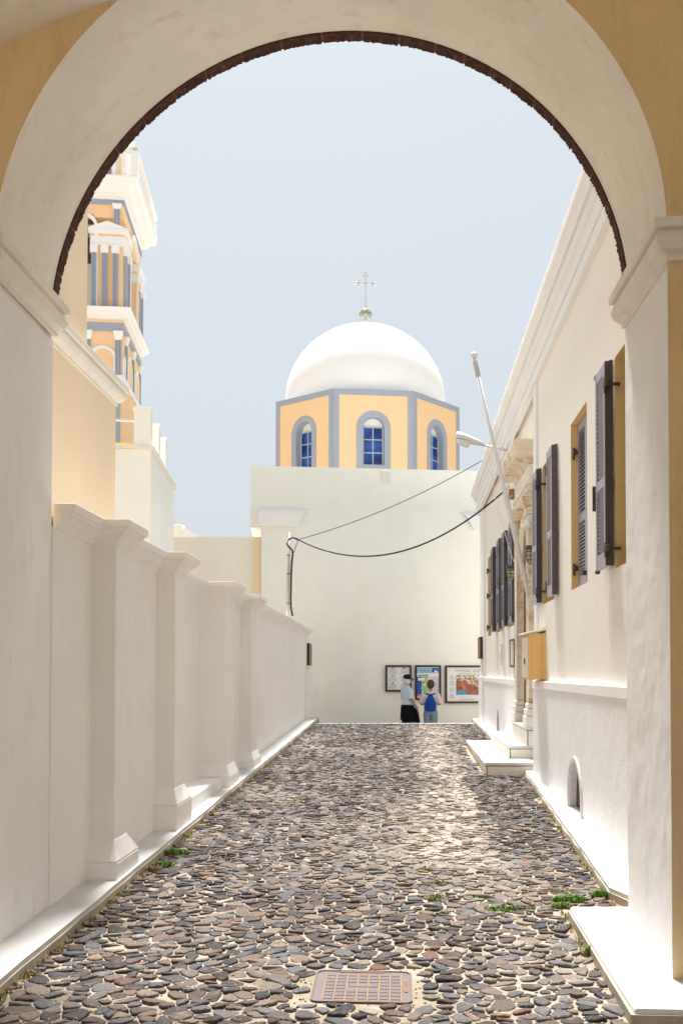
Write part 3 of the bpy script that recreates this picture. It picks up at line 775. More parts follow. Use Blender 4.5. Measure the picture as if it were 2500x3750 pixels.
# drum
DS = 2.76; AP = DS * 1.2071
dfc = atY(1367, 1500, 34.0)
D = Frame(dfc.x, dfc.y); zd1 = D.px(1367, 1427)[1]; zd0 = D.px(1367, 1760)[1] - .6
cw = AP
def oct_T(i):
    a = -i * math.pi / 4
    ca, sa = math.cos(a), math.sin(a)
    def T(u, w_, z):      # u along face, w outward negative like Frame front
        uu, ww = u, w_ - cw
        return D(uu * ca - ww * sa, uu * sa + ww * ca + cw, z)
    return T
oc = [(DS / 2 * (1 + 0) * 0, 0)]
corner = [Vector((AP / math.cos(math.pi / 8) * math.sin(math.pi / 8 + k * math.pi / 4), cw - AP / math.cos(math.pi / 8) * math.cos(math.pi / 8 + k * math.pi / 4))) for k in range(8)]
def face_with_arch(T, W, z0, z1, uc, hw_, zs, zb, n=14):    # wall face with an arched hole, in-plane at w=0
    m = MB(); L, R_ = -W / 2, W / 2
    m.face([T(L, 0, z0), T(uc - hw_, 0, z0), T(uc - hw_, 0, z1), T(L, 0, z1)]); m.face([T(uc + hw_, 0, z0), T(R_, 0, z0), T(R_, 0, z1), T(uc + hw_, 0, z1)])
    m.face([T(uc - hw_, 0, z0), T(uc + hw_, 0, z0), T(uc + hw_, 0, zb), T(uc - hw_, 0, zb)])
    for k in range(n):
        a, b = math.pi * k / n, math.pi * (k + 1) / n
        pa_, pb_ = (uc - hw_ * math.cos(a), zs + hw_ * math.sin(a)), (uc - hw_ * math.cos(b), zs + hw_ * math.sin(b))
        m.face([T(pa_[0], 0, pa_[1]), T(pb_[0], 0, pb_[1]), T(pb_[0], 0, z1), T(pa_[0], 0, z1)])
    return m
hwi = (1405 - 1325) / 2 / F * 34; hwo = (1427 - 1300) / 2 / F * 34
zbw = D.px(1365, 1702)[1]; zsw = D.px(1365, 1527)[1] - hwi; zfr = D.px(1365, 1557)[1]
drum_faces = [oct_T(i) for i in range(8)]
for i, T in enumerate(drum_faces):
    nm = 'drum_wall'
    if i in (0, 1, 7):
        obj(nm, face_with_arch(T, DS, zd0, zd1, 0, hwi, zsw, zbw), M['orange'], ch)
        # border frame, 8 mm proud
        bw, b2 = .20, .20
        tb = MB()
        for (a, b, c_, d) in ((-DS / 2, -DS / 2 + bw, zd0, zd1), (DS / 2 - bw, DS / 2, zd0, zd1), (-DS / 2 + bw, DS / 2 - bw, zd1 - b2, zd1)):
            tb.box(a, b, -.012, -.0005, c_, d, T)
        obj('drum_border', tb, M['blue'], ch)
        archband(0, zsw, hwo, hwo - hwi, zd0, T=T, proud=.014, parent=ch, mat='blue', name='window_surround', base=.0)
        # reveal
        rv_ = MB(); pr = [(-hwi, zbw)] + [(-hwi * math.cos(math.pi * k / 14), zsw + hwi * math.sin(math.pi * k / 14)) for k in range(15)] + [(hwi, zbw), (-hwi, zbw)]
        rv_.loft([[T(u, 0, z), T(u, .28, z)] for u, z in pr], cap=False, close=False)
        obj('window_reveal', rv_, M['blue'], ch)
        obj('window_head', MB().face([T(-hwi, .27, zfr), T(hwi, .27, zfr), T(hwi, .27, zsw + hwi), T(-hwi, .27, zsw + hwi)]), M['church'], ch)
        obj('window_sill', MB().box(-hwi - .02, hwi + .02, -.016, .0, zd0, zbw, T), M['blue'], ch)
        fw = .05
        fr = MB()
        fr.box(-hwi + .01, -hwi + .01 + fw, .20, .25, zbw + .01, zfr, T).box(hwi - .01 - fw, hwi - .01, .20, .25, zbw + .01, zfr, T)
        fr.box(-hwi, hwi, .20, .25, zfr - fw, zfr, T).box(-hwi, hwi, .20, .25, zbw, zbw + fw, T)
        fr.box(-.018, .018, .205, .245, zbw + fw, zfr - fw, T)
        for k in (1, 2):
            zz = zbw + (zfr - zbw) * k / 3; fr.box(-hwi + fw, hwi - fw, .207, .243, zz - .018, zz + .018, T)
        wf = obj('window', fr, plain('pale blue window frame', (.42, .50, .55), .5, var=.05), ch)
        for k in range(3):
            for s in (0, 1):
                za, zb_ = zbw + (zfr - zbw) * k / 3 + .02, zbw + (zfr - zbw) * (k + 1) / 3 - .02
                ua = -hwi + .05 if s == 0 else .02; ub = -.02 if s == 0 else hwi - .05
                obj('pane', MB().box(ua, ub, .222, .23, za, zb_, T), M['blueglass'], wf)
    else:
        obj(nm, MB().face([T(-DS / 2, 0, zd0), T(DS / 2, 0, zd0), T(DS / 2, 0, zd1), T(-DS / 2, 0, zd1)]), M['orange'], ch)
obj('drum_top', MB().face([D(c_.x, c_.y, zd1 - .001) for c_ in corner]), M['blue'], ch)
dc = D(.0, cw, 0)
DR = (1645 - 1057) / 2 / F * dc[1]; zdc = atY(1350, 1198, dc[1]).z - DR * .98
dm = MB(); rings = []; NDM = 64
for k in range(25):
    a = math.pi / 2 * k / 24 - (.06 if k == 0 else 0)
    a = -.16 + (math.pi / 2 + .16) * k / 24
    rr = max(.02, DR * math.cos(a) * (1 if a > 0 else 1.0)); rings.append([(dc[0] + rr * math.cos(t * 2 * math.pi / NDM), dc[1] + rr * math.sin(t * 2 * math.pi / NDM), zdc + DR * .98 * math.sin(a)) for t in range(NDM)])
dm.loft(rings); obj('dome', dm, M['dome'], ch, smooth=True)
zt_ = zdc + DR * .98
obj('dome_neck', MB().lathe([(.16, -.05), (.13, .05), (.12, .30)], (dc[0], dc[1], zt_), 16), M['dome'], ch, smooth=True)
obj('dome_ball', MB().lathe([(.11, 0), (.19, .05), (.235, .16), (.24, .24), (.22, .32), (.14, .42), (.05, .46)], (dc[0], dc[1], zt_ + .26), 20), plain('weathered grey green glass ball', (.33, .37, .34), .25, .1, .35, 9), ch, smooth=True)
obj('ball_band', MB().lathe([(.235, 0), (.248, .01), (.248, .03), (.235, .04)], (dc[0], dc[1], zt_ + .26 + .20), 20), M['rod'], ch)
zx = zt_ + .68; cr = MB()
cr.box(-.026, .026, cw - .03, cw + .03, zx, zx + 1.36, D).box(-.32, .32, cw - .03, cw + .03, zx + .95, zx + 1.0, D)
for u, z in ((-.36, zx + .975), (.36, zx + .975), (0, zx + 1.40)):
    cr.lathe([(.0, -.07), (.07, -.03), (.07, .03), (.0, .07)], (u, cw, z), 10, D)
for u, z in ((-.26, zx + .90), (-.26, zx + 1.05), (.26, zx + .90), (.26, zx + 1.05), (-.08, zx + 1.26), (.08, zx + 1.26)):
    cr.box(u - .035, u + .035, cw - .02, cw + .02, z - .035, z + .035, D)
M['crossgrey'] = plain('pale grey painted cross', (.52, .54, .56), .6, var=.03, bmp=0)
crs = obj('cross', MB(), M['dome'], ch); crs.data = obj('tmp', cr, M['crossgrey']).data
for o_ in [o_ for o_ in COL.objects if o_.name.startswith('tmp')]: bpy.data.objects.remove(o_)

# ================================================================ TOWN HOUSE ON THE RIGHT
th = thing('town_house', 'long cream town house with louvred shutters and white cornice on the right', 'house')
def HT(shift=0):      # local: u = Y along street, w = depth into wall (+ = inside), z
    return lambda u, w_, z: (WX(u) + shift + w_, u, z)
def wall_grid(T, y0, y1, z0, z1, holes, m=None):
    m = m or MB()
    ys_ = sorted({y0, y1, *[h[0] for h in holes], *[h[1] for h in holes]}); zs_ = sorted({z0, z1, *[h[2] for h in holes], *[h[3] for h in holes]})
    for a, b in zip(ys_[:-1], ys_[1:]):
        for c_, d in zip(zs_[:-1], zs_[1:]):
            if any(h[0] <= a and b <= h[1] and h[2] <= c_ and d <= h[3] for h in holes): continue
            m.face([T(a, 0, c_), T(b, 0, c_), T(b, 0, d), T(a, 0, d)])
    return m
TN, TF = HT(0), HT(.10)
WZ0, WZ1 = 2.66, 4.50
nearW = [(7.70, 8.65), (10.01, 10.99), (12.30, 13.27)]
farW = [(17.75, 18.65), (20.2, 21.1), (22.6, 23.5)]
ZD, ZC = 1.64, 5.77
obj('wall', wall_grid(TN, 6.2, 13.98, ZD - .1, ZC + .4, [(a, b, WZ0, WZ1) for a, b in nearW]), M['cream'], th)
obj('wall', wall_grid(TF, 17.1, 25.3, ZD - .1, ZC + .4, [(a, b, WZ0 - .06, WZ1 - .06) for a, b in farW]), M['cream'], th)
obj('end_wall', MB().face([TF(25.3, 0, -.3), (8, 25.3, -.3), (8, 25.3, 6.4), TF(25.3, 0, 6.4)]), M['cream'], th)
obj('return_wall', MB().face([TN(13.98, 0, -.2), TN(13.98, .12, -.2), TN(13.98, .12, 6.0), TN(13.98, 0, 6.0)]), M['white'], th)
obj('roof', MB().hexa([TN(6.2, 0, 6.15), (8, 6.2, 6.15), (8, 25.3, 6.15), TN(25.3, 0, 6.15), TN(6.2, 0, 6.38), (8, 6.2, 6.38), (8, 25.3, 6.38), TN(25.3, 0, 6.38)]), M['white'], th)
# windows
def opening(T, a, b, z0, z1, dpt=.16):
    m = MB(); c4 = [(a, z0), (b, z0), (b, z1), (a, z1), (a, z0)]
    m.loft([[T(y, 0, z), T(y, dpt, z)] for y, z in c4], cap=False, close=False)
    obj('window_reveal', m, M['reveal'], th)
    w_ = obj('window', MB().box(a, b, dpt, dpt + .04, z0, z1, T), M['dark'], th)
    f_ = MB().box(a, a + .06, dpt - .03, dpt, z0, z1, T).box(b - .06, b, dpt - .03, dpt, z0, z1, T).box((a + b) / 2 - .04, (a + b) / 2 + .04, dpt - .03, dpt, z0, z1, T).box(a, b, dpt - .03, dpt, z1 - .07, z1, T)
    obj('window_frame', f_, M['shutter2'], w_)
slat_me = {}
def leaf(T, a, b, z0, z1, w0, fmat, n=21, single=True, opened=True):
    """one louvred shutter leaf occupying [a,b] along the street, face at depth w0, 45 mm thick"""
    t = .045; st = .055; zm = z0 + (z1 - z0) * .42
    fr = MB()
    fr.box(a, a + st, w0, w0 + t, z0, z1, T).box(b - st, b, w0, w0 + t, z0, z1, T)
    for c_, d in ((z0, z0 + .13), (zm - .045, zm + .045), (z1 - .09, z1)): fr.box(a + st, b - st, w0 + .002, w0 + t - .002, c_, d, T)
    lf = obj('shutter', fr, fmat, th)
    e = MB().box(a - .006, a + .001, w0 + .004, w0 + t + .008, z0 + .004, z1 + .01, T).box(a - .004, a + .02, w0 + t + .001, w0 + t + .03, z0 + .004, z1 + .02, T)
    obj('edge_strip', e, M['shutedge'], lf)
    # louvres
    L = b - a - 2 * st; rows_ = []
    nt_ = n; nb = max(6, int(n * .72))
    rows_ += [zm + .055 + (z1 - .10 - zm - .055) * (k + .5) / nt_ for k in range(nt_)]
    rows_ += [z0 + .14 + (zm - .055 - z0 - .14) * (k + .5) / nb for k in range(nb)]
    key = (round(L, 3), fmat.name, n, opened); fl = -1 if opened else 1
    if single:
        if key not in slat_me:
            m = MB(); hx, hz = .021, (.017 * fl if opened else .024)
            m.hexa([(-hx, -L / 2, -hz), (-hx + .007, -L / 2, -hz - .003), (-hx + .007, L / 2, -hz - .003), (-hx, L / 2, -hz), (hx - .007, -L / 2, hz + .003), (hx, -L / 2, hz), (hx, L / 2, hz), (hx - .007, L / 2, hz + .003)])
            oo = obj('slat', m, fmat); slat_me[key] = oo.data; bpy.data.objects.remove(oo)
        for z in rows_:
            s = bpy.data.objects.new('slat', slat_me[key]); COL.objects.link(s); s.parent = lf
            c_ = T((a + b) / 2, w0 + t / 2, z); s.location = c_; s.rotation_euler = (0, 0, -math.atan(.0105))
    else:
        m = MB(); hx, hz = .021, (.016 * fl if opened else .021)
        for z in rows_:
            q = lambda dy, dx, dz: T((a + b) / 2 + dy * L / 2, w0 + t / 2 + dx, z + dz)
            m.hexa([q(-1, -hx, -hz), q(-1, -hx + .007, -hz - .003), q(1, -hx + .007, -hz - .003), q(1, -hx, -hz), q(-1, hx - .007, hz + .003), q(-1, hx, hz), q(1, hx, hz), q(1, hx - .007, hz + .003)])
        obj('slats', m, fmat, lf, kind='stuff')
    return lf
def hinge(T, y, w_, z, par, s=1):
    m = MB().box(y - .05, y + .05, w_ - .03, w_ + .01, z - .03, z + .03, T)
    obj('hinge', m, M['iron'], par, bevel=.006)
    obj('hinge_pin', MB().tube([T(y, w_ - .02, z - .08), T(y, w_ - .02, z + .05)], .014, 8), M['iron'], par)
    obj('hinge_arm', MB().box(y - .012, y + .012, w_, w_ + .11, z - .012, z + .012, T), M['iron'], par)
LW = .43
ST = M['shutter']; SB = M['shutter2']
for i, (a, b) in enumerate(nearW):
    opening(TN, a, b, WZ0, WZ1)
    z0, z1 = WZ0 + .02, WZ1 - .03
    if i == 1:
        for s, (p_, q_) in enumerate(((a + .005, (a + b) / 2 - .002), ((a + b) / 2 + .002, b - .005))):
            lf = leaf(TN, p_, q_, z0 - .01, z1 + .02, .075, ST, opened=False)
            hy = p_ if s == 0 else q_
            for zz in (z0 + .22, z1 - .28): hinge(TN, hy + (.0 if s else .03), .05, zz, lf)
        obj('latch', MB().box((a + b) / 2 - .03, (a + b) / 2 + .03, .03, .075, z0 + .1, z0 + .15, TN), M['iron'], lf, bevel=.006)
    else:
        lf = leaf(TN, b + .01, b + .01 + LW, z0, z1, -.09, ST)
        for zz in (z0 + .15, z1 - .2): hinge(TN, b - .02, -.07, zz, lf)
        if i == 0:
            yy = b + LW + .03; 
            obj('bolt_rod', MB().tube([TN(yy, -.06, z0), TN(yy, -.06, z1 - .02)], .009, 8), M['rod'], lf)
            obj('bolt_handle', MB().box(yy - .01, yy + .012, -.115, -.075, z0 + .55, z0 + .78, TN), M['iron'], lf, bevel=.005)
            for zz in (z0 - .01, z1): obj('bolt_end', MB().box(yy - .012, yy + .06, -.085, -.05, zz - .015, zz + .02, TN), M['iron'], lf)
        lf = leaf(TN, a - .01 - LW, a - .01, z0, z1, -.09, ST)
        for zz in (z0 + .15, z1 - .2): hinge(TN, a + .02, -.07, zz, lf)
for i, (a, b) in enumerate(farW):
    z0, z1 = WZ0 - .04, WZ1 - .09
    opening(TF, a, b, WZ0 - .06, WZ1 - .06)
    if i == 2:
        for p_, q_ in ((a + .005, (a + b) / 2 - .002), ((a + b) / 2 + .002, b - .005)):
            lf = leaf(TF, p_, q_, z0, z1 + .02, .075, SB, single=False, opened=False)
        for zz in (z0 + .2, z0 + .95, z1 - .25): hinge(TF, b - .02, .0, zz, lf)
    else:
        for p_, q_ in ((a - .01 - .45, a - .01), (b + .01, b + .46)):
            lf = leaf(TF, p_, q_, z0, z1, -.10, SB, single=(i == 0))
            for zz in (z0 + .15, z0 + .95, z1 - .2): hinge(TF, p_ if q_ < a + .01 else p_ - .03, -.07, zz, lf)
# bay with the door
TB = TF
DY0, DY1, DZS = 15.16, 16.36, 3.55
hwd = (DY1 - DY0) / 2; dyc = (DY0 + DY1) / 2
mb = MB(); nn = 16
mb.face([TB(13.98, 0, -.1), TB(DY0, 0, -.1), TB(DY0, 0, 5.9), TB(13.98, 0, 5.9)]); mb.face([TB(DY1, 0, -.1), TB(17.1, 0, -.1), TB(17.1, 0, 5.9), TB(DY1, 0, 5.9)])
for k in range(nn):
    a, b = math.pi * k / nn, math.pi * (k + 1) / nn
    A = (dyc - hwd * math.cos(a), DZS + hwd * math.sin(a)); B = (dyc - hwd * math.cos(b), DZS + hwd * math.sin(b))
    mb.face([TB(A[0], 0, A[1]), TB(B[0], 0, B[1]), TB(B[0], 0, 5.9), TB(A[0], 0, 5.9)])
obj('door_bay', mb, M['white'], th)
mj = MB(); pr = [(DY0, .6), (DY0, DZS)] + [(dyc - hwd * math.cos(math.pi * k / nn), DZS + hwd * math.sin(math.pi * k / nn)) for k in range(nn + 1)] + [(DY1, .6)]
mj.loft([[TB(y, 0, z), TB(y, .5, z)] for y, z in pr], cap=False, close=False)
obj('door_jamb', mj, M['jamb'], th)
dr = obj('door', MB().box(DY0 - .05, DY1 + .05, .45, .5, .6, DZS + hwd + .05, TB), M['brownwood'], th)
obj('door_panel', MB().box(DY0 + .1, dyc - .05, .43, .45, 1.1, 3.3, TB), M['brownwood'], dr); obj('door_panel', MB().box(dyc + .05, DY1 - .1, .43, .45, 1.1, 3.3, TB), M['brownwood'], dr)
def tband(R, wd, proud):
    rg = []
    for k in range(25):
        a = math.pi * k / 24
        rg.append([TB(dyc - r_ * math.cos(a), -d, DZS + r_ * math.sin(a)) for r_, d in ((R, 0), (R, proud), (R - wd, proud * .7), (R - wd, 0))])
    return MB().loft(rg)
obj('door_arch', tband(hwd + .14, .08, .07), M['marble'], th); obj('door_arch', tband(hwd + .06, .06, .035), M['marble2'], th)
ZTH = .94
for y0, y1 in ((14.80, 15.12), (16.40, 16.72)):
    P = lambda e, za, zb, mt='marble', bv=.008, nm='door_pilaster': obj(nm, MB().box(y0 - e, y1 + e, -.11 - e, .02, za, zb, TB), M[mt], th, bevel=bv)
    P(0, ZTH + .36, 2.35); P(0, 2.356, 4.12)
    P(.05, ZTH, ZTH + .16, 'marble2', .01, 'pilaster_base'); P(.035, ZTH + .163, ZTH + .27, 'marble2', .02, 'pilaster_base'); P(.018, ZTH + .273, ZTH + .355, 'marble2', .02, 'pilaster_base')
    P(.015, 4.125, 4.16, nm='capital'); P(.0, 4.165, 4.24, nm='capital')
    obj('capital', MB().frust((0 - .13, .02, y0 - .01, y1 + .01), (-.20, .02, y0 - .06, y1 + .06), 4.245, 4.36, lambda x, y, z: (WX(y) + .1 + x, y, z)), M['marble'], th)
    P(.085, 4.365, 4.43, nm='capital')
E_ = lambda nm, y0, y1, w_, za, zb, mt: obj(nm, MB().box(y0, y1, -w_, .02, za, zb, TB), M[mt], th, bevel=.006)
E_('architrave', 14.76, 16.76, .12, 4.435, 4.56, 'marble'); E_('architrave', 14.74, 16.78, .14, 4.563, 4.62, 'marble2')
E_('frieze', 14.78, 16.74, .10, 4.623, 4.86, 'marble2')
hp = [(-.1, 4.863), (.03, 4.863), (.05, 4.90), (.06, 4.94), (.10, 4.97), (.24, 4.98), (.245, 5.06), (.26, 5.07), (.27, 5.10), (.30, 5.15), (.30, 5.21), (-.1, 5.225)]
hpath = [(WX2(14.95), 14.95), (WX2(14.95) - .06, 14.95), (WX2(16.62) - .06, 16.62), (WX2(16.62), 16.62)]
hpath = [(WX2(16.65) + .05, 16.65), (WX2(16.65) - .05, 16.65), (WX2(14.95) - .05, 14.95), (WX2(14.95) + .05, 14.95)]
obj('door_hood', MB().mould(hpath, hp), M['marble'], th)
obj('hood_slab', MB().box(14.95, 16.65, -.30, .02, 4.985, 5.22, TB), M['marble'], th)
# cream panel over the hood, quoins, dado, bands
obj('inset_panel', MB().box(14.75, 16.35, -.004, .0, 5.25, 5.76, TB), M['cream'], th)
obj('quoin', MB().box(13.72, 13.985, -.035, 0, ZD, ZC + .01, TN), M['white'], th, bevel=.006)
obj('quoin', MB().box(16.9, 17.2, -.035, 0, ZD, ZC + .01, TF), M['white'], th, bevel=.006)
obj('quoin', MB().box(24.2, 25.36, -.05, .05, ZD, ZC + .01, TF), M['white'], th, bevel=.006)
def dado(T, y0, y1, holes, proud=.05):
    Tp = lambda u, w_, z: T(u, w_ - proud, z)
    rect = [(h[0], h[1], h[2], h[3]) for h in holes]
    m = wall_grid(Tp, y0, y1, -.2, ZD - .11, rect)
    for (a, b, z0, z1) in rect:       # arched heads
        hw_ = (b - a) / 2; cy = (a + b) / 2; zs = z1 - hw_
        for k in range(12):
            t0, t1 = math.pi * k / 12, math.pi * (k + 1) / 12
            A = (cy - hw_ * math.cos(t0), zs + hw_ * math.sin(t0)); B = (cy - hw_ * math.cos(t1), zs + hw_ * math.sin(t1))
            m.face([Tp(A[0], 0, A[1]), Tp(B[0], 0, B[1]), Tp(B[0], 0, z1), Tp(A[0], 0, z1)])
        pr = [(a, z0), (a, zs)] + [(cy - hw_ * math.cos(math.pi * k / 12), zs + hw_ * math.sin(math.pi * k / 12)) for k in range(13)] + [(b, z0), (a, z0)]
        v_ = MB().loft([[Tp(y, 0, z), Tp(y, .22, z)] for y, z in pr], cap=False, close=False)
        v = obj('vent', v_, M['plinth'], th)
        obj('vent_grille', MB().box(a, b, .075 - proud, .085 - proud, z0, z1, T), plain('rusty mesh', (.09, .05, .035), .9, 0, .6, 90, .6, .01), v)
    obj('dado', m, M['rough'], th)
    obj('dado_band', MB().box(y0, y1, -proud - .012, 0, ZD - .112, ZD, T), M['white'], th, bevel=.012)
dado(TN, 6.3, 13.99, [(10.12, 10.88, RZ(10.5) + .086, .80)])
dado(TF, 17.0, 25.36, [(20.2, 20.75, RZ(20.5) + .086, 1.0)])
def tb2(R, wd, zb, yc, zs, T, pr, off):
    rg = []
    pts_ = [(yc - 1 * R, yc - (R - wd), zb)] 
    for k in range(17):
        a = math.pi * k / 16; rg.append([T(yc - r_ * math.cos(a), -off - d, zs + r_ * math.sin(a)) for r_, d in ((R, 0), (R, pr), (R - wd, pr), (R - wd, 0))])
    rg.insert(0, [T(yc - r_, -off - d, zb) for r_, d in ((R, 0), (R, pr), (R - wd, pr), (R - wd, 0))]); rg.append([T(yc + r_, -off - d, zb) for r_, d in ((R, 0), (R, pr), (R - wd, pr), (R - wd, 0))])
    return MB().loft(rg)
obj('vent_surround', tb2(.44, .05, RZ(10) + .08, 10.5, .42, TN, .02, .05), M['plinth'], th)
obj('dado_band', MB().box(24.15, 25.42, -.095, .05, -.2, ZD + .015, TF), M['white'], th, bevel=.015)
cprof = [(-.02, ZC), (.06, ZC), (.062, ZC + .14), (.03, ZC + .145), (.03, ZC + .16), (.07, ZC + .165), (.072, ZC + .33), (.105, ZC + .345), (.125, ZC + .385), (.125, ZC + .405), (.09, ZC + .408), (.09, ZC + .425), (.15, ZC + .43), (.155, ZC + .47), (.20, ZC + .54), (.205, ZC + .56), (.205, ZC + .64), (-.02, ZC + .66)]
obj('cornice', MB().mould([(WX(25.3) + 1, 25.36), (WX(25.36) + .03, 25.36), (WX(14.0), 14.0), (WX(6.2), 6.2)], cprof), M['white'], th, bevel=.004)
for yy in (9.4, 11.6, 13.5, 15.7, 18.0, 20.4, 22.8):
    obj('roof_post', MB().box(yy - .07, yy + .07, -.03, .12, ZC + .64, 6.93, TN), M['cream'], th, bevel=.01)

# door steps
st_ = thing('door_steps', 'white marble steps climbing to the doorway of the town house', 'steps')
def stepblk(y0, y1, x0, x1, z0, z1, joints):
    xw = lambda y: WX(y) + .12
    tt = .045
    m = MB().hexa([(x0, y0, z0), (xw(y0), y0, z0), (xw(y1), y1, z0), (x1, y1, z0), (x0, y0, z1 - tt - .006), (xw(y0), y0, z1 - tt - .006), (xw(y1), y1, z1 - tt - .006), (x1, y1, z1 - tt - .006)])
    obj('riser', m, M['marble2'], st_, bevel=.006)
    ov = .022
    cuts = [y0 - ov] + joints + [y1 + ov]
    for a, b in zip(cuts[:-1], cuts[1:]):
        xa = x0 + (x1 - x0) * (a - y0) / (y1 - y0) - ov; xb = x0 + (x1 - x0) * (b - y0) / (y1 - y0) - ov
        obj('tread', MB().hexa([(xa, a + .003, z1 - tt), (xw(a), a + .003, z1 - tt), (xw(b), b - .003, z1 - tt), (xb, b - .003, z1 - tt), (xa, a + .003, z1), (xw(a), a + .003, z1), (xw(b), b - .003, z1), (xb, b - .003, z1)]), M['plinth'], st_, bevel=.008)
    obj('umber_line', MB().hexa([(x0 - .003, y0 - .003, z1 - tt - .012), (xw(y0), y0 - .003, z1 - tt - .012), (xw(y1), y1, z1 - tt - .012), (x1 - .003, y1, z1 - tt - .012), (x0 - .003, y0 - .003, z1 - tt - .002), (xw(y0), y0 - .003, z1 - tt - .002), (xw(y1), y1, z1 - tt - .002), (x1 - .003, y1, z1 - tt - .002)]), M['umber'], st_)
    obj('umber_line', MB().box(x0 + .004, x0 + .018, y0 - .004, y0 + .01, z0, z1 - tt - .01), M['umber'], st_)
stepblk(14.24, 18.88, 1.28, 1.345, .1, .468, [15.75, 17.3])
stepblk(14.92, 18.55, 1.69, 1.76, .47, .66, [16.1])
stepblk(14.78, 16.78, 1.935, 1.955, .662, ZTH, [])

# ================================================================ STREET FURNITURE
# flagpole
b0 = atX(1945, 2226, 2.03); Yp = b0.y
t0 = atY(1735, 1312, Yp - .25)
fp = thing('flagpole', 'bare white flagpole leaning out from the house beside the door', 'flagpole')
b0 = Vector(b0); t0 = Vector(t0); md = b0.lerp(t0, .5)
obj('pole', MB().tube([b0, md, t0], [.040, .036, .022], 14), M['pole'], fp, smooth=True)
obj('finial', MB().lathe([(.025, 0), (.05, .02), (.06, .05), (.04, .08), (.0, .09)], tuple(t0), 12), M['pole'], fp, smooth=True)
obj('collar', MB().tube([t0 - (t0 - b0).normalized() * .28, t0 - (t0 - b0).normalized() * .05], .036, 12), M['galv'], fp)
br = b0.lerp(t0, .115)
obj('bracket', MB().tube([br, (WX2(br.y), br.y - .1, br.z + .06)], .012, 8), M['pole'], fp)
obj('foot_bracket', MB().box(b0.x - .05, WX2(b0.y), b0.y - .05, b0.y + .05, b0.z - .04, b0.z + .02), M['iron'], fp, bevel=.01)
cl = b0.lerp(t0, .2)
obj('halyard', MB().tube([b0 + Vector((.02, .04, .1)), cl + Vector((-.12, .1, .05)), b0.lerp(t0, .45) + Vector((-.16, .15, .05)), b0.lerp(t0, .75)], .006, 6), M['boxcream'], fp)
# street lamp
Yl = 17.6
A = atY(1845, 1655, Yl); B = atY(1772, 1632, Yl); H0 = atY(1668, 1604, Yl)
A.x = WX2(Yl) - .05
lp = thing('street_lamp', 'grey street lamp on a short arm from the right house cornice', 'street lamp')
obj('arm', MB().tube([A, A.lerp(B, .5) + Vector((0, 0, .015)), B], [.028, .022, .018], 10), M['lampgrey'], lp, smooth=True)
obj('wall_plate', MB().box(A.x - .02, A.x + .06, Yl - .08, Yl + .08, A.z - .12, A.z + .12), M['lampgrey'], lp, bevel=.01)
rg = []
for f_, hz, hy, off in ((0, .035, .04, 0), (.12, .07, .08, 0), (.45, .10, .13, .0), (.75, .115, .15, .01), (.95, .11, .14, .01), (1.0, .08, .10, .0)):
    c_ = B.lerp(H0, f_); rg.append([(c_.x, c_.y + hy * math.cos(a) , c_.z + hz * (max(0, math.sin(a)) if math.sin(a) > 0 else .25 * math.sin(a)) + off) for a in [2 * math.pi * k / 14 for k in range(14)]])
obj('lamp_head', MB().loft(rg), M['lampgrey'], lp, smooth=True)
rg = []
for f_, hz, hy in ((.48, .02, .08), (.56, .09, .11), (.78, .10, .125), (.93, .07, .10), (.98, .01, .05)):
    c_ = B.lerp(H0, f_); rg.append([(c_.x, c_.y + hy * math.cos(a), c_.z - .02 - hz * max(0, -math.sin(a)) + .01 * max(0, math.sin(a))) for a in [2 * math.pi * k / 14 for k in range(14)]])
gm, gt, gp = mat_base('clear lamp bowl'); gp.inputs['Base Color'].default_value = (.85, .84, .80, 1); gp.inputs['Roughness'].default_value = .15; gp.inputs['Transmission Weight'].default_value = .3
obj('lamp_bowl', MB().loft(rg), gm, lp, smooth=True)
# cable pole and cables
pb = Vector((-2.45, 21.6, 2.7)); pbp = at_plane(1060, 1950, (0, 21.6, 0), (0, 1, 0)); pbx = pbp.x
cpole = thing('cable_pole', 'rusty galvanised cable pipe rising behind the left street wall', 'pole')
obj('pipe', MB().tube([(pbx - .05, 21.6, 2.6), (pbx, 21.6, pbp.z)], .032, 10), M['galv'], cpole, smooth=True)
for z in (3.25, 3.9, 4.3): obj('wire_tie', MB().lathe([(.045, -.008), (.05, 0), (.045, .008)], (pbx - .02, 21.6, z), 10), M['iron'], cpole)
c1 = atY(1068, 1972, 21.6); j1 = atY(1092, 1976, 21.5)
def sag(a, b, s, n=24):
    a, b = Vector(a), Vector(b); return [a.lerp(b, k / n) + Vector((0, 0, -4 * s * (k / n) * (1 - k / n))) for k in range(n + 1)]
e2 = Vector(atX(1840, 1803, 2.0)); e1 = Vector(atX(1778, 1678, 1.93))
mid = at_plane(1330, 2026, (j1 + e2) / 2, (0, 1, 0))
s2 = ((j1 + e2) / 2).z - mid.z
tag(obj('power_cable', MB().tube(sag(j1, e2, s2), .017, 8), M['cable'], smooth=True), 'thick black cable sagging across the street to the right house', 'cable')
m1_ = at_plane(1430, 1855, (j1 + e1) / 2, (0, 1, 0)); s1 = max(.05, ((j1 + e1) / 2).z - m1_.z)
tag(obj('power_cable', MB().tube(sag(j1, e1, s1), .009, 6), M['cable'], smooth=True), 'thin black wire stretched higher across the street to the cornice', 'cable')
loopp = [atY(x, y, 21.55) for x, y in ((1092, 1976), (1072, 1968), (1058, 1975), (1050, 1992), (1058, 2003), (1070, 2015), (1072, 2030), (1068, 2060), (1066, 2110), (1065, 2160), (1064, 2195), (1065, 2225), (1071, 2256))]
tag(obj('power_cable', MB().tube(loopp, .02, 8), M['cable'], smooth=True), 'black cable looped round and strapped down the galvanised pipe', 'cable')
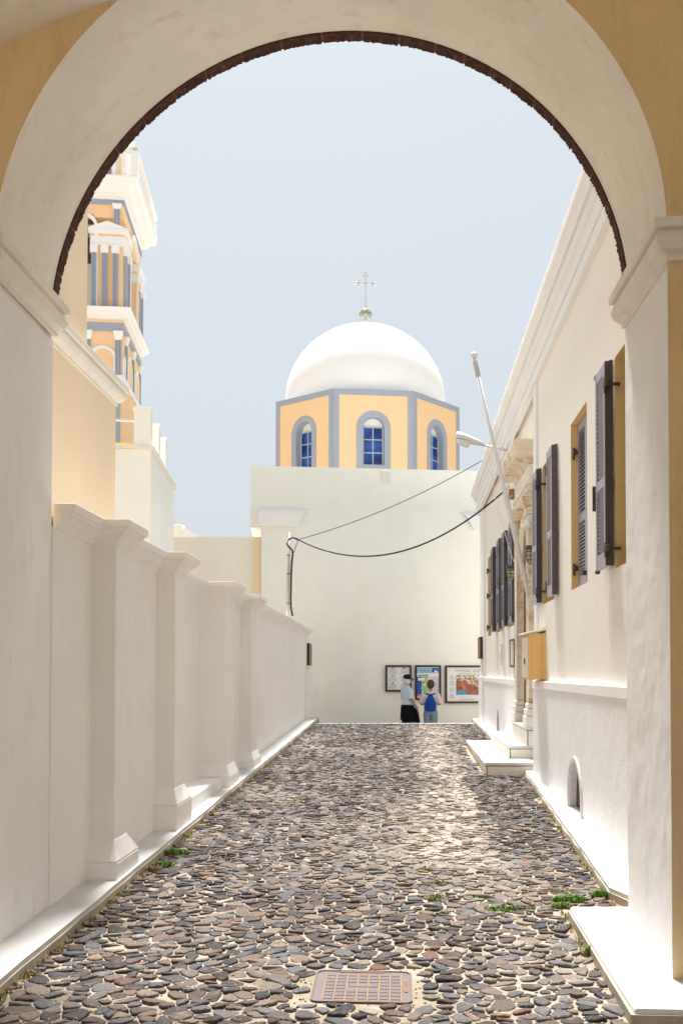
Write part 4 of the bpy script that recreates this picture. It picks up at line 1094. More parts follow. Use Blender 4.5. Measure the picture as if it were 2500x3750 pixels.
tag(obj('guy_wire', MB().tube([atY(1092, 1978, 21.5), atY(1072, 2032, 21.5)], .008, 6), M['iron']), 'short slanting brown wire between cable joint and pipe', 'wire')
# cabinet
cb = thing('meter_cabinet', 'yellow metal cabinet with cream door fixed to the right wall above the dado', 'cabinet')
bx0, bx1, by0, by1, bz0_, bz1_ = 1.742, WX(13.1), 13.05, 13.68, 1.66, 2.26
obj('cabinet_body', MB().box(bx0, bx1, by0, by1, bz0_, bz1_), M['box'], cb, bevel=.006)
obj('back_plate', MB().box(bx1 - .045, bx1 + .005, by0 - .03, by0, bz0_, bz1_ + .01), M['box'], cb, bevel=.004)
obj('corner_trim', MB().box(bx0 - .012, bx0 + .02, by0 - .012, by0 + .03, bz0_ + .01, bz1_ - .02), M['box'], cb, bevel=.003)
obj('cabinet_door', MB().box(bx0 - .016, bx0 - .001, by0 + .05, by1 - .02, bz0_ + .03, bz1_ - .04), M['boxcream'], cb, bevel=.004)
obj('cabinet_hood', MB().hexa([(bx0 - .06, by0 - .03, bz1_ - .01), (bx1, by0 - .03, bz1_ + .04), (bx1, by1 + .03, bz1_ + .04), (bx0 - .06, by1 + .03, bz1_ - .01), (bx0 - .06, by0 - .03, bz1_ + .015), (bx1, by0 - .03, bz1_ + .07), (bx1, by1 + .03, bz1_ + .07), (bx0 - .06, by1 + .03, bz1_ + .015)]), M['boxcream'], cb, bevel=.006)
obj('latch', MB().box(bx0 - .03, bx0 - .016, by0 + .3, by0 + .34, bz0_ + .2, bz0_ + .28), M['iron'], cb)
# bulkhead lanterns
def lantern(x, y, Y, label):
    p = atY(x, y, Y)
    L = thing('wall_lantern', label, 'lantern', group='caged bulkhead lanterns beside the door')
    c_ = (p.x, p.y, p.z)
    obj('lantern_top', MB().box(p.x - .07, WX2(Y), p.y - .07, p.y + .07, p.z + .10, p.z + .15), M['iron'], L, bevel=.008)
    obj('lantern_glass', MB().lathe([(.055, .10), (.07, .06), (.07, -.02), (.055, -.08), (.02, -.11)], c_, 14), M['lglass'], L, smooth=True)
    for z in (.06, -.0, -.06): obj('cage_ring', MB().lathe([(.070 + (.005 if z > -.05 else -.004), z - .006), (.082 + (0 if z > -.05 else -.008), z), (.070 + (.005 if z > -.05 else -.004), z + .006)], c_, 14), M['iron'], L)
    for k in range(6):
        a = k * math.pi / 3 + .4; ca, sa = math.cos(a), math.sin(a)
        obj('cage_wire', MB().tube([(c_[0] + r_ * ca, c_[1] + r_ * sa, c_[2] + z) for r_, z in ((.076, .1), (.078, 0), (.066, -.07), (.02, -.122))], .005, 6), M['iron'], L)
lantern(1868, 2102, 17.0, 'caged glass lantern on the far side of the doorway')
lantern(1942, 2036, 14.6, 'caged glass lantern on the near side of the doorway')
p = atY(1928, 1922, 14.7)
sc_ = thing('security_camera', 'white cylindrical security camera beside the doorway arch', 'security camera')
obj('camera_body', MB().tube([p + Vector((-.06, .05, -.05)), p + Vector((.05, -.02, .02))], [.055, .05], 12), M['pole'], sc_, smooth=False)
obj('bracket', MB().tube([p + Vector((.05, -.02, .02)), p + Vector((.10, 0, .04)), (WX2(14.7) - .02, 14.7, p.z + .03)], .02, 8), M['pole'], sc_)
obj('wall_plate', MB().box(WX2(14.7) - .03, WX2(14.7) + .01, 14.64, 14.76, p.z - .05, p.z + .1), M['pole'], sc_, bevel=.01)
# insulator box near the cable end
p = atY(1872, 1808, 17.6)
jb = thing('junction_box', 'rusty cable insulator and white drip loop under the door hood', 'junction box')
obj('box_body', MB().box(p.x - .05, p.x + .06, p.y - .05, p.y + .05, p.z - .10, p.z + .08), M['rod'], jb, bevel=.01)
obj('drip_loop', MB().tube([p + Vector((-.05, -.05, .2)), p + Vector((-.09, -.05, .02)), p + Vector((-.07, -.05, -.1)), p + Vector((0, -.05, -.04))], .012, 8), M['pole'], jb)
obj('cable_end', MB().tube([e2, p + Vector((-.05, -.03, .12))], .012, 6), M['cable'], jb)
# thermometer-like tube lamp and small fittings
p0_, p1_ = atX(1805, 2360, 2.1), atX(1805, 2432, 2.1)
tl = thing('wall_tube', 'thin white tube fitting on the cream wall past the door', 'tube')
Yt = 19.6; xt = WX2(Yt)
za, zb_ = atY(1805, 2360, Yt).z, atY(1805, 2432, Yt).z
obj('tube', MB().tube([(xt - .06, Yt, zb_), (xt - .06, Yt, za)], .022, 10), M['pole'], tl, smooth=True)
for z in (za, zb_): obj('clip', MB().box(xt - .09, xt + .01, Yt - .03, Yt + .03, z - .02, z + .02), M['marble2'], tl, bevel=.005)
pq = atY(1873, 2300, 17.3)
tag(obj('round_plaque', MB().tube([(WX2(17.3) - .05, 17.3, pq.z), (WX2(17.3) + .01, 17.3, pq.z)], [.07, .08], 18), M['marble2']), 'small round pale plaque on the wall beneath the shutters', 'plaque')

# framed cases
def case(name, label, x0, x1, y0, y1, z0, z1, side):      # thin case on a wall; side = +1 faces +X, -1 faces -X
    c_ = thing(name, label, 'display case'); f_ = .035
    obj('case_frame', MB().box(x0, x1, y0, y0 + f_, z0, z1).box(x0, x1, y1 - f_, y1, z0, z1).box(x0, x1, y0 + f_, y1 - f_, z0, z0 + f_).box(x0, x1, y0 + f_, y1 - f_, z1 - f_, z1), M['framewood'], c_)
    xp = x1 - .012 if side > 0 else x0 + .012
    return c_, xp, f_
zA, zB = atY(1132, 2437, 25.7).z, atY(1132, 2357, 25.7).z
c_, xp, f_ = case('display_case', 'shallow brown wooden case on the end of the left wall', -2.268, -2.20, 25.32, 25.98, zA, zB, 1)
obj('case_panel', MB().box(-2.266, xp, 25.355, 25.945, zA + .035, zB - .035), M['brownwood'], c_)
zA, zB = atY(1759, 2412, 24.8).z, atY(1759, 2334, 24.8).z; xw = WX2(24.8) - .05
c_, xp, f_ = case('display_case', 'shallow brown wooden case on the far corner of the right house', xw - .075, xw - .002, 24.45, 25.1, zA, zB, -1)
obj('case_panel', MB().box(xp, xw - .004, 24.485, 25.065, zA + .035, zB - .035), M['brownwood'], c_)
zA, zB = atY(1858, 2443, 17.6).z, atY(1858, 2340, 17.6).z; xw = WX2(17.6)
c_, xp, f_ = case('display_case', 'dark framed notice case on the cream wall past the doorway', xw - .06, xw - .001, 17.35, 18.0, zA, zB, -1)
obj('case_paper', MB().box(xp, xw - .004, 17.385, 17.965, zA + .035, zB - .035), M['paper'], c_)
for k in range(9): obj('text_line', MB().box(xp - .002, xp - .0005, 17.45, 17.86 - .05 * (k % 3), zB - .09 - .04 * k, zB - .08 - .04 * k), M['shutter'], c_)

# ---- posters on the church wall
def flat(name, col, rough=.6): return plain(name, col, rough, var=.02, scale=6, bmp=0)
FC = {k: flat('print ' + k, v) for k, v in dict(blue=(.02, .10, .42), sky=(.30, .55, .72), green=(.30, .56, .24), grey=(.52, .54, .60), lgrey=(.66, .68, .73), red=(.70, .02, .03), navy=(.02, .03, .12), orange=(.85, .20, .04), yellow=(.85, .50, .05), txt=(.10, .11, .14), mid=(.36, .37, .40), sea=(.06, .36, .52), pink=(.55, .22, .16)).items()}
FC['silver'] = flat('print silver', (.34, .34, .37))
def town_print():
    m, t, p = mat_base('printed aerial town map')
    g_ = N(t, 'ShaderNodeNewGeometry'); v = N(t, 'ShaderNodeTexVoronoi'); v.inputs['Scale'].default_value = 34
    t.links.new(g_.outputs['Position'], v.inputs['Vector'])
    r = N(t, 'ShaderNodeValToRGB'); cr_ = r.color_ramp
    for pos, c_ in ((0, (.22, .10, .06)), (.3, (.55, .47, .30)), (.5, (.30, .30, .14)), (.7, (.62, .55, .45)), (1, (.50, .22, .15))):
        if pos in (0, 1): e = cr_.elements[int(pos)]
        else: e = cr_.elements.new(pos)
        e.color = (*c_, 1)
    sp = N(t, 'ShaderNodeSeparateColor'); t.links.new(v.outputs['Color'], sp.inputs[0]); t.links.new(sp.outputs[0], r.inputs[0])
    t.links.new(r.outputs[0], p.inputs['Base Color']); p.inputs['Roughness'].default_value = .5; return m
def land_print():
    m, t, p = mat_base('printed red brown cliffs'); n_ = noise(t, 12, 6, .7)
    r = ramp(t, n_.outputs[0], .4, .65, (.22, .035, .03), (.50, .20, .13)); t.links.new(r.outputs[0], p.inputs['Base Color']); return m
FC['town'] = town_print(); FC['cliff'] = land_print()
def street_print():
    m, t, p = mat_base('printed street plan'); g_ = N(t, 'ShaderNodeNewGeometry'); v = N(t, 'ShaderNodeTexVoronoi'); v.feature = 'DISTANCE_TO_EDGE'; v.inputs['Scale'].default_value = 9
    t.links.new(g_.outputs['Position'], v.inputs['Vector']); r = ramp(t, v.outputs[0], .03, .07, (.80, .80, .84), (.47, .48, .54)); t.links.new(r.outputs[0], p.inputs['Base Color']); return m
FC['streets'] = street_print()
PY = -.05
def board(name, label, x0, y0, x1, y1):
    a = Cp(x0, y1); b = Cp(x1, y0)
    bd = thing(name, label, 'notice board', group='framed notice boards on the church wall')
    u0, u1, z0, z1 = a[0], b[0], a[1], b[1]; fw = .052
    obj('board_frame', MB().box(u0, u0 + fw, PY - .02, -.001, z0, z1, CH).box(u1 - fw, u1, PY - .02, -.001, z0, z1, CH).box(u0 + fw, u1 - fw, PY - .02, -.001, z0, z0 + fw, CH).box(u0 + fw, u1 - fw, PY - .02, -.001, z1 - fw, z1, CH), M['framewood'], bd)
    obj('poster', MB().box(u0 + fw, u1 - fw, PY + .01, -.001, z0 + fw, z1 - fw, CH), M['paper'], bd)
    iu0, iu1, iz0, iz1 = u0 + fw, u1 - fw, z0 + fw, z1 - fw
    lay = [0]
    def pr_(nm, poly, mat, lift=1):    # polygon in 0..1 poster coordinates, v down
        d = PY + .01 - .0006 * lift
        P = [(iu0 + (iu1 - iu0) * u, iz1 - (iz1 - iz0) * v) for u, v in poly]
        m = MB(); m.face([CH(u, d, z) for u, z in P]); return obj(nm, m, FC.get(mat) or mat, bd)
    def rect(nm, u_0, v_0, u_1, v_1, mat, lift=1): return pr_(nm, [(u_0, v_0), (u_1, v_0), (u_1, v_1), (u_0, v_1)], mat, lift)
    def lines(u_0, u_1, v_0, v_1, n, mat='mid', lift=1, th=.38):
        m = MB(); rr = random.Random(n * 7 + int(v_0 * 100))
        for k in range(n):
            va = v_0 + (v_1 - v_0) * k / n; vb = va + (v_1 - v_0) / n * th; hw_ = (u_1 - u_0) / 2 * rr.uniform(.7, 1); c0 = (u_0 + u_1) / 2
            d = PY + .01 - .0006 * lift
            m.face([CH(iu0 + (iu1 - iu0) * u, d, iz1 - (iz1 - iz0) * v) for u, v in ((c0 - hw_, va), (c0 + hw_, va), (c0 + hw_, vb), (c0 - hw_, vb))])
        obj('text_lines', m, FC[mat], bd, kind='stuff')
    def text(s, u, v, h, mat='txt', lift=2, width=None):
        cu = bpy.data.curves.new('t', 'FONT'); cu.body = s; cu.align_x = 'CENTER'; cu.align_y = 'CENTER'; cu.size = h * (iz1 - iz0) * 1.25; cu.resolution_u = 2
        to = bpy.data.objects.new('t', cu); COL.objects.link(to); bpy.context.view_layer.update()
        me_ = bpy.data.meshes.new_from_object(to.evaluated_get(bpy.context.evaluated_depsgraph_get())); bpy.data.objects.remove(to)
        sx = 1
        if width and len(me_.vertices):
            w_ = max(q_.co.x for q_ in me_.vertices) - min(q_.co.x for q_ in me_.vertices); sx = width * (iu1 - iu0) / w_
        c0u = iu0 + (iu1 - iu0) * u; c0z = iz1 - (iz1 - iz0) * v; d = PY + .01 - .0006 * lift
        for q_ in me_.vertices: q_.co = CH(c0u + q_.co.x * sx, d, c0z + q_.co.y)
        obj('lettering', me_, FC[mat], bd)
    return rect, pr_, lines, text
rect, poly, lines, text = board('notice_board', 'left notice board, white sheet of small text with flags', 1410, 2436, 1505, 2533)
for c0, fl in ((.25, [('blue', 'paper', 'blue'), ('navy', 'paper', 'red'), ('red', 'yellow', 'red')]), (.76, [('red', 'navy', 'red'), ('green', 'paper', 'red'), ('navy', 'red', 'yellow')])):
    for r_, cols_ in enumerate(fl):
        v0 = .02 + r_ * .325
        if r_ == 2 and c0 < .5:
            for k, cc in enumerate(cols_): rect('flag', c0 - .05, v0 + .018 * k, c0 + .05, v0 + .018 * (k + 1), cc)
        else:
            for k, cc in enumerate(cols_):
                if cc != 'paper': rect('flag', c0 - .055 + .037 * k, v0, c0 - .055 + .037 * (k + 1), v0 + .055, cc)
        lines(c0 - .17, c0 + .17, v0 + .075, v0 + .10, 1, th=.8); lines(c0 - .19, c0 + .19, v0 + .13, v0 + .29, 7)
rect, poly, lines, text = board('notice_board', 'middle notice board with blue and green printed map', 1518, 2436, 1613, 2563)
rect('banner', 0, .03, 1, .20, 'sky'); rect('emblem', .68, .03, .96, .17, 'blue', 2)
text('Assumption of the', .34, .065, .036, 'navy'); text('Blessed Virgin Mary', .34, .115, .036, 'navy'); text('Catholic Church', .34, .165, .036, 'navy')
poly('emblem_church', [(.79, .17), (.80, .10), (.83, .08), (.85, .11), (.92, .13), (.95, .18)], M['paper'], 3)
rect('ribbon', .05, .245, .52, .31, 'silver'); rect('sea', 0, .315, .22, .90, 'blue'); rect('street_plan', .45, .315, 1, .90, 'streets')
poly('coast', [(.20, .315), (.47, .315), (.50, .5), (.46, .62), (.52, .78), (.46, .90), (.26, .90), (.27, .8), (.16, .67), (.26, .66), (.21, .5), (.24, .42)], 'green', 2)
poly('beach', [(.41, .315), (.46, .315), (.47, .52), (.44, .52)], 'yellow', 3)
rect('label_box', .05, .35, .35, .44, M['paper'], 3); poly('pin', [(.27, .52), (.31, .50), (.38, .52), (.40, .57), (.36, .61), (.29, .60)], M['paper'], 3); poly('pin', [(.26, .53), (.31, .50), (.36, .50), (.30, .55)], 'navy', 4)
poly('pin', [(.66, .52), (.72, .50), (.78, .53), (.77, .58), (.68, .58)], 'navy', 3); rect('phone', .33, .80, .42, .89, 'txt', 3)
rect('red_label', 0, .88, .30, .955, 'red', 3); lines(.03, .26, .892, .95, 3, 'lgrey', 4); rect('marker', .81, .78, .84, .83, 'red', 3)
rect, poly, lines, text = board('notice_board', 'right notice board with town photograph and church title, partly hidden by the corner', 1628, 2437, 1802, 2575)
text('CATHOLIC CHURCH', .535, .10, .088, 'txt', width=.68); text('ΚΑΘΟΛΙΚΗ ΕΚΚΛΗΣΙΑ', .555, .185, .055, 'mid', width=.57)
rect('map_print', .205, .225, .93, .81, 'town'); poly('cliff', [(.205, .40), (.26, .36), (.30, .42), (.42, .37), (.50, .52), (.62, .50), (.72, .62), (.78, .81), (.205, .81)], 'cliff', 2)
poly('bay', [(.205, .70), (.30, .67), (.40, .70), (.48, .81), (.205, .81)], 'sea', 3); poly('road_print', [(.29, .36), (.33, .40), (.40, .55), (.42, .68), (.38, .68), (.36, .58)], 'pink', 3)
for k, cc in enumerate(('silver', 'navy', 'yellow', 'red')): 
    rect('flag', .095, .22 + .185 * k, .13, .24 + .185 * k, cc); lines(.05, .175, .255 + .185 * k, .37 + .185 * k, 6)
text('Municipality of Santorini', .43, .872, .022, 'mid', width=.27); lines(.22, .70, .935, .955, 1, 'mid', 1, .9)
mm_ = [(.83 + .048 * math.cos(2 * math.pi * k / 20), .875 + .052 * math.sin(2 * math.pi * k / 20) * 1.2) for k in range(20)]
poly('sun_logo', mm_, 'orange', 2); poly('sun_logo', [(.785, .88), (.80, .86), (.83, .83), (.86, .86), (.875, .88), (.83, .90)], 'red', 3); lines(.76, .90, .945, .96, 1, 'mid', 1, .9)

# ================================================================ PEOPLE
def fab(name, col, var=.08): return plain(name, col, .85, var=var, scale=14, bmp=.5, dist=.01, spec=.1)
SKIN = plain('sun tanned skin', (.42, .20, .13), .55, var=.06, scale=12, bmp=0)
def skinned(name, verts, edges, mat, parent, root=0, sub=2):
    me_ = bpy.data.meshes.new(name); me_.from_pydata([v[:3] for v in verts], edges, []); me_.materials.append(mat)
    o_ = bpy.data.objects.new(name, me_); COL.objects.link(o_); o_.parent = parent
    md_ = o_.modifiers.new('skin', 'SKIN'); md_.use_smooth_shade = True
    for i, v in enumerate(verts):
        sv = me_.skin_vertices[0].data[i]; sv.radius = (v[3], v[4] if len(v) > 4 else v[3]); sv.use_root = (i == root)
    s_ = o_.modifiers.new('sub', 'SUBSURF'); s_.levels = sub; s_.render_levels = sub
    return o_
def body(parent, H, arms, facing=0, lean=0):
    """arms: two lists (elbow, wrist, fingertip direction); local x right, y forward"""
    s = H / 1.75
    V_ = [(0, 0, .95, .13, .10), (0, 0, 1.08, .12, .09), (0, -.01, 1.25, .12, .08), (0, -.01, 1.38, .09, .06), (0, .0, 1.49, .05, .055), (0, .02, 1.56, .055, .06), (0, .03, 1.64, .075, .09), (0, .02, 1.71, .07, .085)]
    E = [(0, 1), (1, 2), (2, 3), (3, 4), (4, 5), (5, 6), (6, 7)]
    V_ += [(0, .125, 1.625, .014), (-.078, .02, 1.63, .016), (.078, .02, 1.63, .016)]; E += [(6, 8), (6, 9), (6, 10)]
    for sx in (-1, 1):
        n = len(V_)
        V_ += [(sx * .095, 0, .90, .085), (sx * .10, .01, .50, .058), (sx * .10, -.01, .28, .055), (sx * .10, -.02, .09, .036), (sx * .11, .10, .04, .035), (sx * .11, .17, .03, .025)]
        E += [(0, n), (n, n + 1), (n + 1, n + 2), (n + 2, n + 3), (n + 3, n + 4), (n + 4, n + 5)]
    for sx, (el, wr, hd) in zip((-1, 1), arms):
        n = len(V_)
        V_ += [(sx * .15, -.01, 1.385, .045), (*el, .042), (*wr, .028), (wr[0] + hd[0] * .07, wr[1] + hd[1] * .07, wr[2] + hd[2] * .07, .03, .022)]
        E += [(3, n), (n, n + 1), (n + 1, n + 2), (n + 2, n + 3)]
        px_ = Vector(hd).cross(Vector((0, 1, 0.3))).normalized()
        base = Vector(V_[n + 3][:3])
        for k, ln in ((-1.5, .07), (-.5, .08), (.5, .078), (1.5, .06)):
            q1 = base + px_ * k * .018 + Vector(hd) * .03; q2 = q1 + Vector(hd) * ln * .5; q3 = q2 + (Vector(hd) + Vector((0, .5, -.1))).normalized() * ln * .5
            m_ = len(V_); V_ += [(*q1, .010), (*q2, .009), (*q3, .008)]; E += [(n + 3, m_), (m_, m_ + 1), (m_ + 1, m_ + 2)]
        th_ = Vector(wr) + Vector(hd) * .03 + px_ * -.03; th2 = th_ + (Vector(hd) + px_ * -.7).normalized() * .05
        m_ = len(V_); V_ += [(*th_, .011), (*th2, .009)]; E += [(n + 2, m_), (m_, m_ + 1)]
    V_ = [tuple([c * s for c in v[:3]] + [r * s for r in v[3:]]) for v in V_]
    return skinned('body', V_, E, SKIN, parent)
def ell(cx_, cy_, z, rx, ry, n=20, tilt=0, pw=1):
    return [(cx_ + rx * math.cos(a), cy_ + ry * math.sin(a), z + tilt * math.sin(a)) for a in [2 * math.pi * k / n for k in range(n)]]
def cloth(name, rings, mat, parent, cap=False, thick=.008):
    o_ = obj(name, MB().loft(rings, cap=cap), mat, parent, smooth=True)
    if not cap:
        s_ = o_.modifiers.new('t', 'SOLIDIFY'); s_.thickness = thick; s_.offset = 1
    s_ = o_.modifiers.new('s', 'SUBSURF'); s_.levels = 1; s_.render_levels = 1
    return o_
def limb_rings(pts_, n=14):
    rings = []; P_ = [Vector(p[:3]) for p in pts_]
    for i, p_ in enumerate(P_):
        d = (P_[min(i + 1, len(P_) - 1)] - P_[max(i - 1, 0)]).normalized(); a = Vector((0, 1, 0)) if abs(d.y) < .9 else Vector((1, 0, 0))
        x = d.cross(a).normalized(); y = x.cross(d); r_ = pts_[i][3]
        rings.append([p_ + x * r_ * math.cos(2 * math.pi * k / n) + y * r_ * math.sin(2 * math.pi * k / n) for k in range(n)])
    return rings
def place(root, x, y, rz): root.location = (x, y, GZ); root.rotation_euler = (0, 0, rz)

# man: turned to the right, hand in pocket
YPp = 26.15
man = thing('person', 'white haired man in navy cap, pale blue polo and black trousers', 'person')
armsM = (((-.22, .02, 1.12), (-.14, .18, .98), (.1, .35, -.9)), ((.27, -.02, 1.13), (.24, .16, .93), (-.1, .3, -.93)))
body(man, 1.76, armsM)
pol = fab('pale blue polo cloth', (.50, .60, .68)); trs = fab('black trouser cloth', (.006, .007, .012), .3); capm = fab('navy cap cloth', (.008, .012, .045))
cloth('polo_shirt', [ell(0, .02, .96, .185, .155), ell(0, .05, 1.04, .19, .175), ell(0, .05, 1.14, .185, .165), ell(0, .02, 1.26, .19, .145), ell(0, 0, 1.36, .195, .125), ell(0, -.01, 1.43, .15, .10), ell(0, -.01, 1.475, .085, .075)], pol, man)
for sx, (el, wr, hd) in zip((-1, 1), armsM):
    q_ = Vector((sx * .16, -.01, 1.40)); e_ = Vector(el)
    cloth('sleeve', limb_rings([(*q_, .085), (*q_.lerp(e_, .45), .082), (*q_.lerp(e_, .8), .078), (*q_.lerp(e_, .92), .076)]), pol, man)
cloth('collar', [ell(0, -.005, 1.465, .095, .085), ell(0, -.005, 1.52, .072, .075, tilt=-.015)], pol, man)
cloth('trousers', [ell(0, .02, .76, .19, .145), ell(0, .02, .86, .20, .155), ell(0, .02, .95, .19, .15), ell(0, .02, 1.0, .185, .15)], trs, man)
for sx in (-1, 1): cloth('trouser_leg', limb_rings([(sx * .09, 0, .86, .115), (sx * .095, .0, .70, .11), (sx * .10, .01, .5, .09), (sx * .10, 0, .25, .085), (sx * .10, -.01, .05, .085)]), trs, man)
obj('hair', MB().lathe([(.02, .13), (.06, .11), (.095, .05), (.10, 0), (.098, -.05), (.085, -.10), (.04, -.13)], (0, -.015, 1.66), 18), plain('white hair', (.62, .58, .54), .8, var=.15, scale=40), man, smooth=True)
obj('face', MB().lathe([(.02, .10), (.06, .08), (.078, .03), (.08, -.02), (.068, -.07), (.045, -.11), (.02, -.12)], (0, .045, 1.655), 16), SKIN, man, smooth=True)
cpb = MB().lathe([(.108, 0), (.112, .03), (.105, .07), (.08, .11), (.04, .13), (.0, .135)], (0, 0, 1.675), 20); obj('cap', cpb, capm, man, smooth=True)
vz = []
for z_, e in ((1.683, 0), (1.698, 0)): vz.append([(.085 * math.cos(a), .075 + .12 * math.sin(a), z_ - .02 * math.sin(a)) for a in [math.pi * k / 10 for k in range(11)]])
obj('cap_visor', MB().loft(vz), capm, man)
obj('sunglasses', MB().box(-.075, .075, .10, .135, 1.635, 1.668), M['black'], man, bevel=.01)
for sx in (-1, 1): obj('shoe', MB().frust((sx * .11 - .05, sx * .11 + .05, -.09, .20), (sx * .11 - .04, sx * .11 + .04, -.08, .12), 0, .09), M['black'], man, bevel=.02)
mx = atY(1490, 2600, YPp).x
place(man, mx, YPp, math.radians(-62))
jk = obj('jacket', MB().loft([[(x_, y_, z_) for x_, y_ in pts_] for z_, pts_ in ((.93, [(-.05, -.04), (.05, -.05), (.06, .04), (-.04, .05)]), (.75, [(-.08, -.05), (.09, -.06), (.10, .06), (-.07, .07)]), (.58, [(-.07, -.05), (.12, -.05), (.13, .05), (-.04, .06)]), (.47, [(.02, -.03), (.12, -.04), (.13, .03), (.03, .03)]))]), trs, smooth=True)
jk.location = (mx + .21, YPp + .02, GZ); tag(jk, 'black jacket hanging from the hand of the capped man', 'jacket')
for nm, z_, rr in (('waist_jacket', .90, .02),):
    o_ = cloth('tied_jacket', [ell(0, .01, .60, .215, .175), ell(0, .01, .80, .215, .17), ell(0, .015, .97, .20, .165), ell(0, .015, 1.01, .19, .155)], trs, man)
# woman with backpack, seen from behind
wom = thing('person', 'short haired person in pink striped shirt and grey jeans reading the map', 'person')
armsW = (((-.27, -.03, 1.10), (-.16, .20, 1.10), (.3, .9, .1)), ((.27, -.03, 1.10), (.16, .20, 1.10), (-.3, .9, .1)))
body(wom, 1.62, armsW)
def stripes():
    m, t, p = mat_base('pink striped knit'); g_ = N(t, 'ShaderNodeNewGeometry'); sp = N(t, 'ShaderNodeSeparateXYZ'); t.links.new(g_.outputs['Position'], sp.inputs[0])
    mu = N(t, 'ShaderNodeMath', operation='MULTIPLY'); mu.inputs[1].default_value = 19; t.links.new(sp.outputs[2], mu.inputs[0])
    fr_ = N(t, 'ShaderNodeMath', operation='FRACT'); t.links.new(mu.outputs[0], fr_.inputs[0])
    r = ramp(t, fr_.outputs[0], .0, 1, (.75, .68, .70), (.75, .68, .70)); cr_ = r.color_ramp; cr_.interpolation = 'CONSTANT'
    cr_.elements.new(.35).color = (.62, .25, .28, 1); cr_.elements.new(.5).color = (.78, .70, .71, 1); cr_.elements.new(.75).color = (.33, .24, .30, 1); cr_.elements.new(.85).color = (.76, .69, .70, 1)
    t.links.new(r.outputs[0], p.inputs['Base Color']); p.inputs['Roughness'].default_value = .9; return m
shm = stripes(); jn = fab('grey blue denim', (.22, .27, .33), .12); bpm = fab('royal blue nylon', (.012, .06, .30), .15)
s = 1.62 / 1.75
sc3 = lambda rings: [[(x_ * s, y_ * s, z_ * s) for x_, y_, z_ in r_] for r_ in rings]
cloth('striped_shirt', sc3([ell(0, .0, .93, .195, .145), ell(0, 0, 1.05, .18, .13), ell(0, 0, 1.2, .18, .13), ell(0, 0, 1.33, .20, .125), ell(0, -.01, 1.42, .175, .10), ell(0, -.01, 1.475, .075, .07)]), shm, wom)
for sx, (el, wr, hd) in zip((-1, 1), armsW):
    q_ = Vector((sx * .17, -.01, 1.40)) * s; e_ = Vector(el) * s
    cloth('sleeve', limb_rings([(*q_, .075), (*q_.lerp(e_, .5), .07), (*q_.lerp(e_, .95), .066)]), shm, wom)
cloth('jeans', sc3([ell(0, 0, .80, .19, .135), ell(0, 0, .88, .195, .14), ell(0, 0, .97, .175, .13)]), jn, wom)
for sx in (-1, 1): cloth('jeans_leg', limb_rings([(sx * .095 * s, 0, .86 * s, .098), (sx * .10 * s, 0, .70 * s, .09), (sx * .10 * s, .01, .45 * s, .07), (sx * .10 * s, 0, .06, .065)]), jn, wom)
obj('hair', MB().lathe([(.015, .125), (.05, .118), (.085, .07), (.097, .01), (.095, -.04), (.075, -.085), (.045, -.11)], (0, 0, 1.665 * s), 18), plain('short brown hair', (.075, .04, .032), .8, var=.5, scale=60, bmp=1, dist=.01), wom, smooth=True)
for sx in (-1, 1): obj('shoe', MB().frust((sx * .10 - .045, sx * .10 + .045, -.08, .18), (sx * .10 - .04, sx * .10 + .04, -.07, .11), 0, .08), M['paper'], wom, bevel=.02)
wx_ = atY(1576, 2600, YPp).x
place(wom, wx_, YPp, math.radians(-4))
bk = thing('backpack', 'royal blue drawstring backpack worn on the striped back', 'backpack')
R_ = lambda z, rx, ry, cy: ell(0, cy, z, rx, ry, 18)
cloth('pack_body', [R_(.90, .115, .05, -.20), R_(.93, .16, .085, -.205), R_(1.00, .172, .10, -.21), R_(1.12, .165, .10, -.21), R_(1.22, .14, .09, -.20), R_(1.30, .10, .07, -.185), R_(1.35, .05, .045, -.17), R_(1.38, .06, .05, -.165), R_(1.40, .02, .02, -.16)], bpm, bk, cap=True)
obj('pack_flap', MB().loft([R_(1.10, .15, .098, -.225), R_(1.14, .156, .104, -.222), R_(1.24, .125, .086, -.205), R_(1.31, .08, .06, -.19)]), bpm, bk, smooth=True)
for sx in (-1, 1):
    obj('shoulder_strap', MB().tube([(sx * .015, -.16, 1.34), (sx * .07, -.15, 1.385), (sx * .115, -.115, 1.405), (sx * .13, -.03, 1.40), (sx * .135, .08, 1.30), (sx * .13, .08, 1.1)], .022, 8), bpm, bk, smooth=True)
    obj('drawstring', MB().tube([(sx * .15, -.17, .95), (sx * .165, -.16, 1.12), (sx * .06, -.16, 1.34)], .008, 6), bpm, bk)
obj('pink_tag', MB().box(-.175, -.16, -.25, -.20, 1.03, 1.14), plain('pink webbing', (.75, .10, .22), .6), bk)
bk.scale = (s, s, s)
bk.location = (wx_, YPp + .02, GZ); bk.rotation_euler = (0, 0, math.radians(-4))

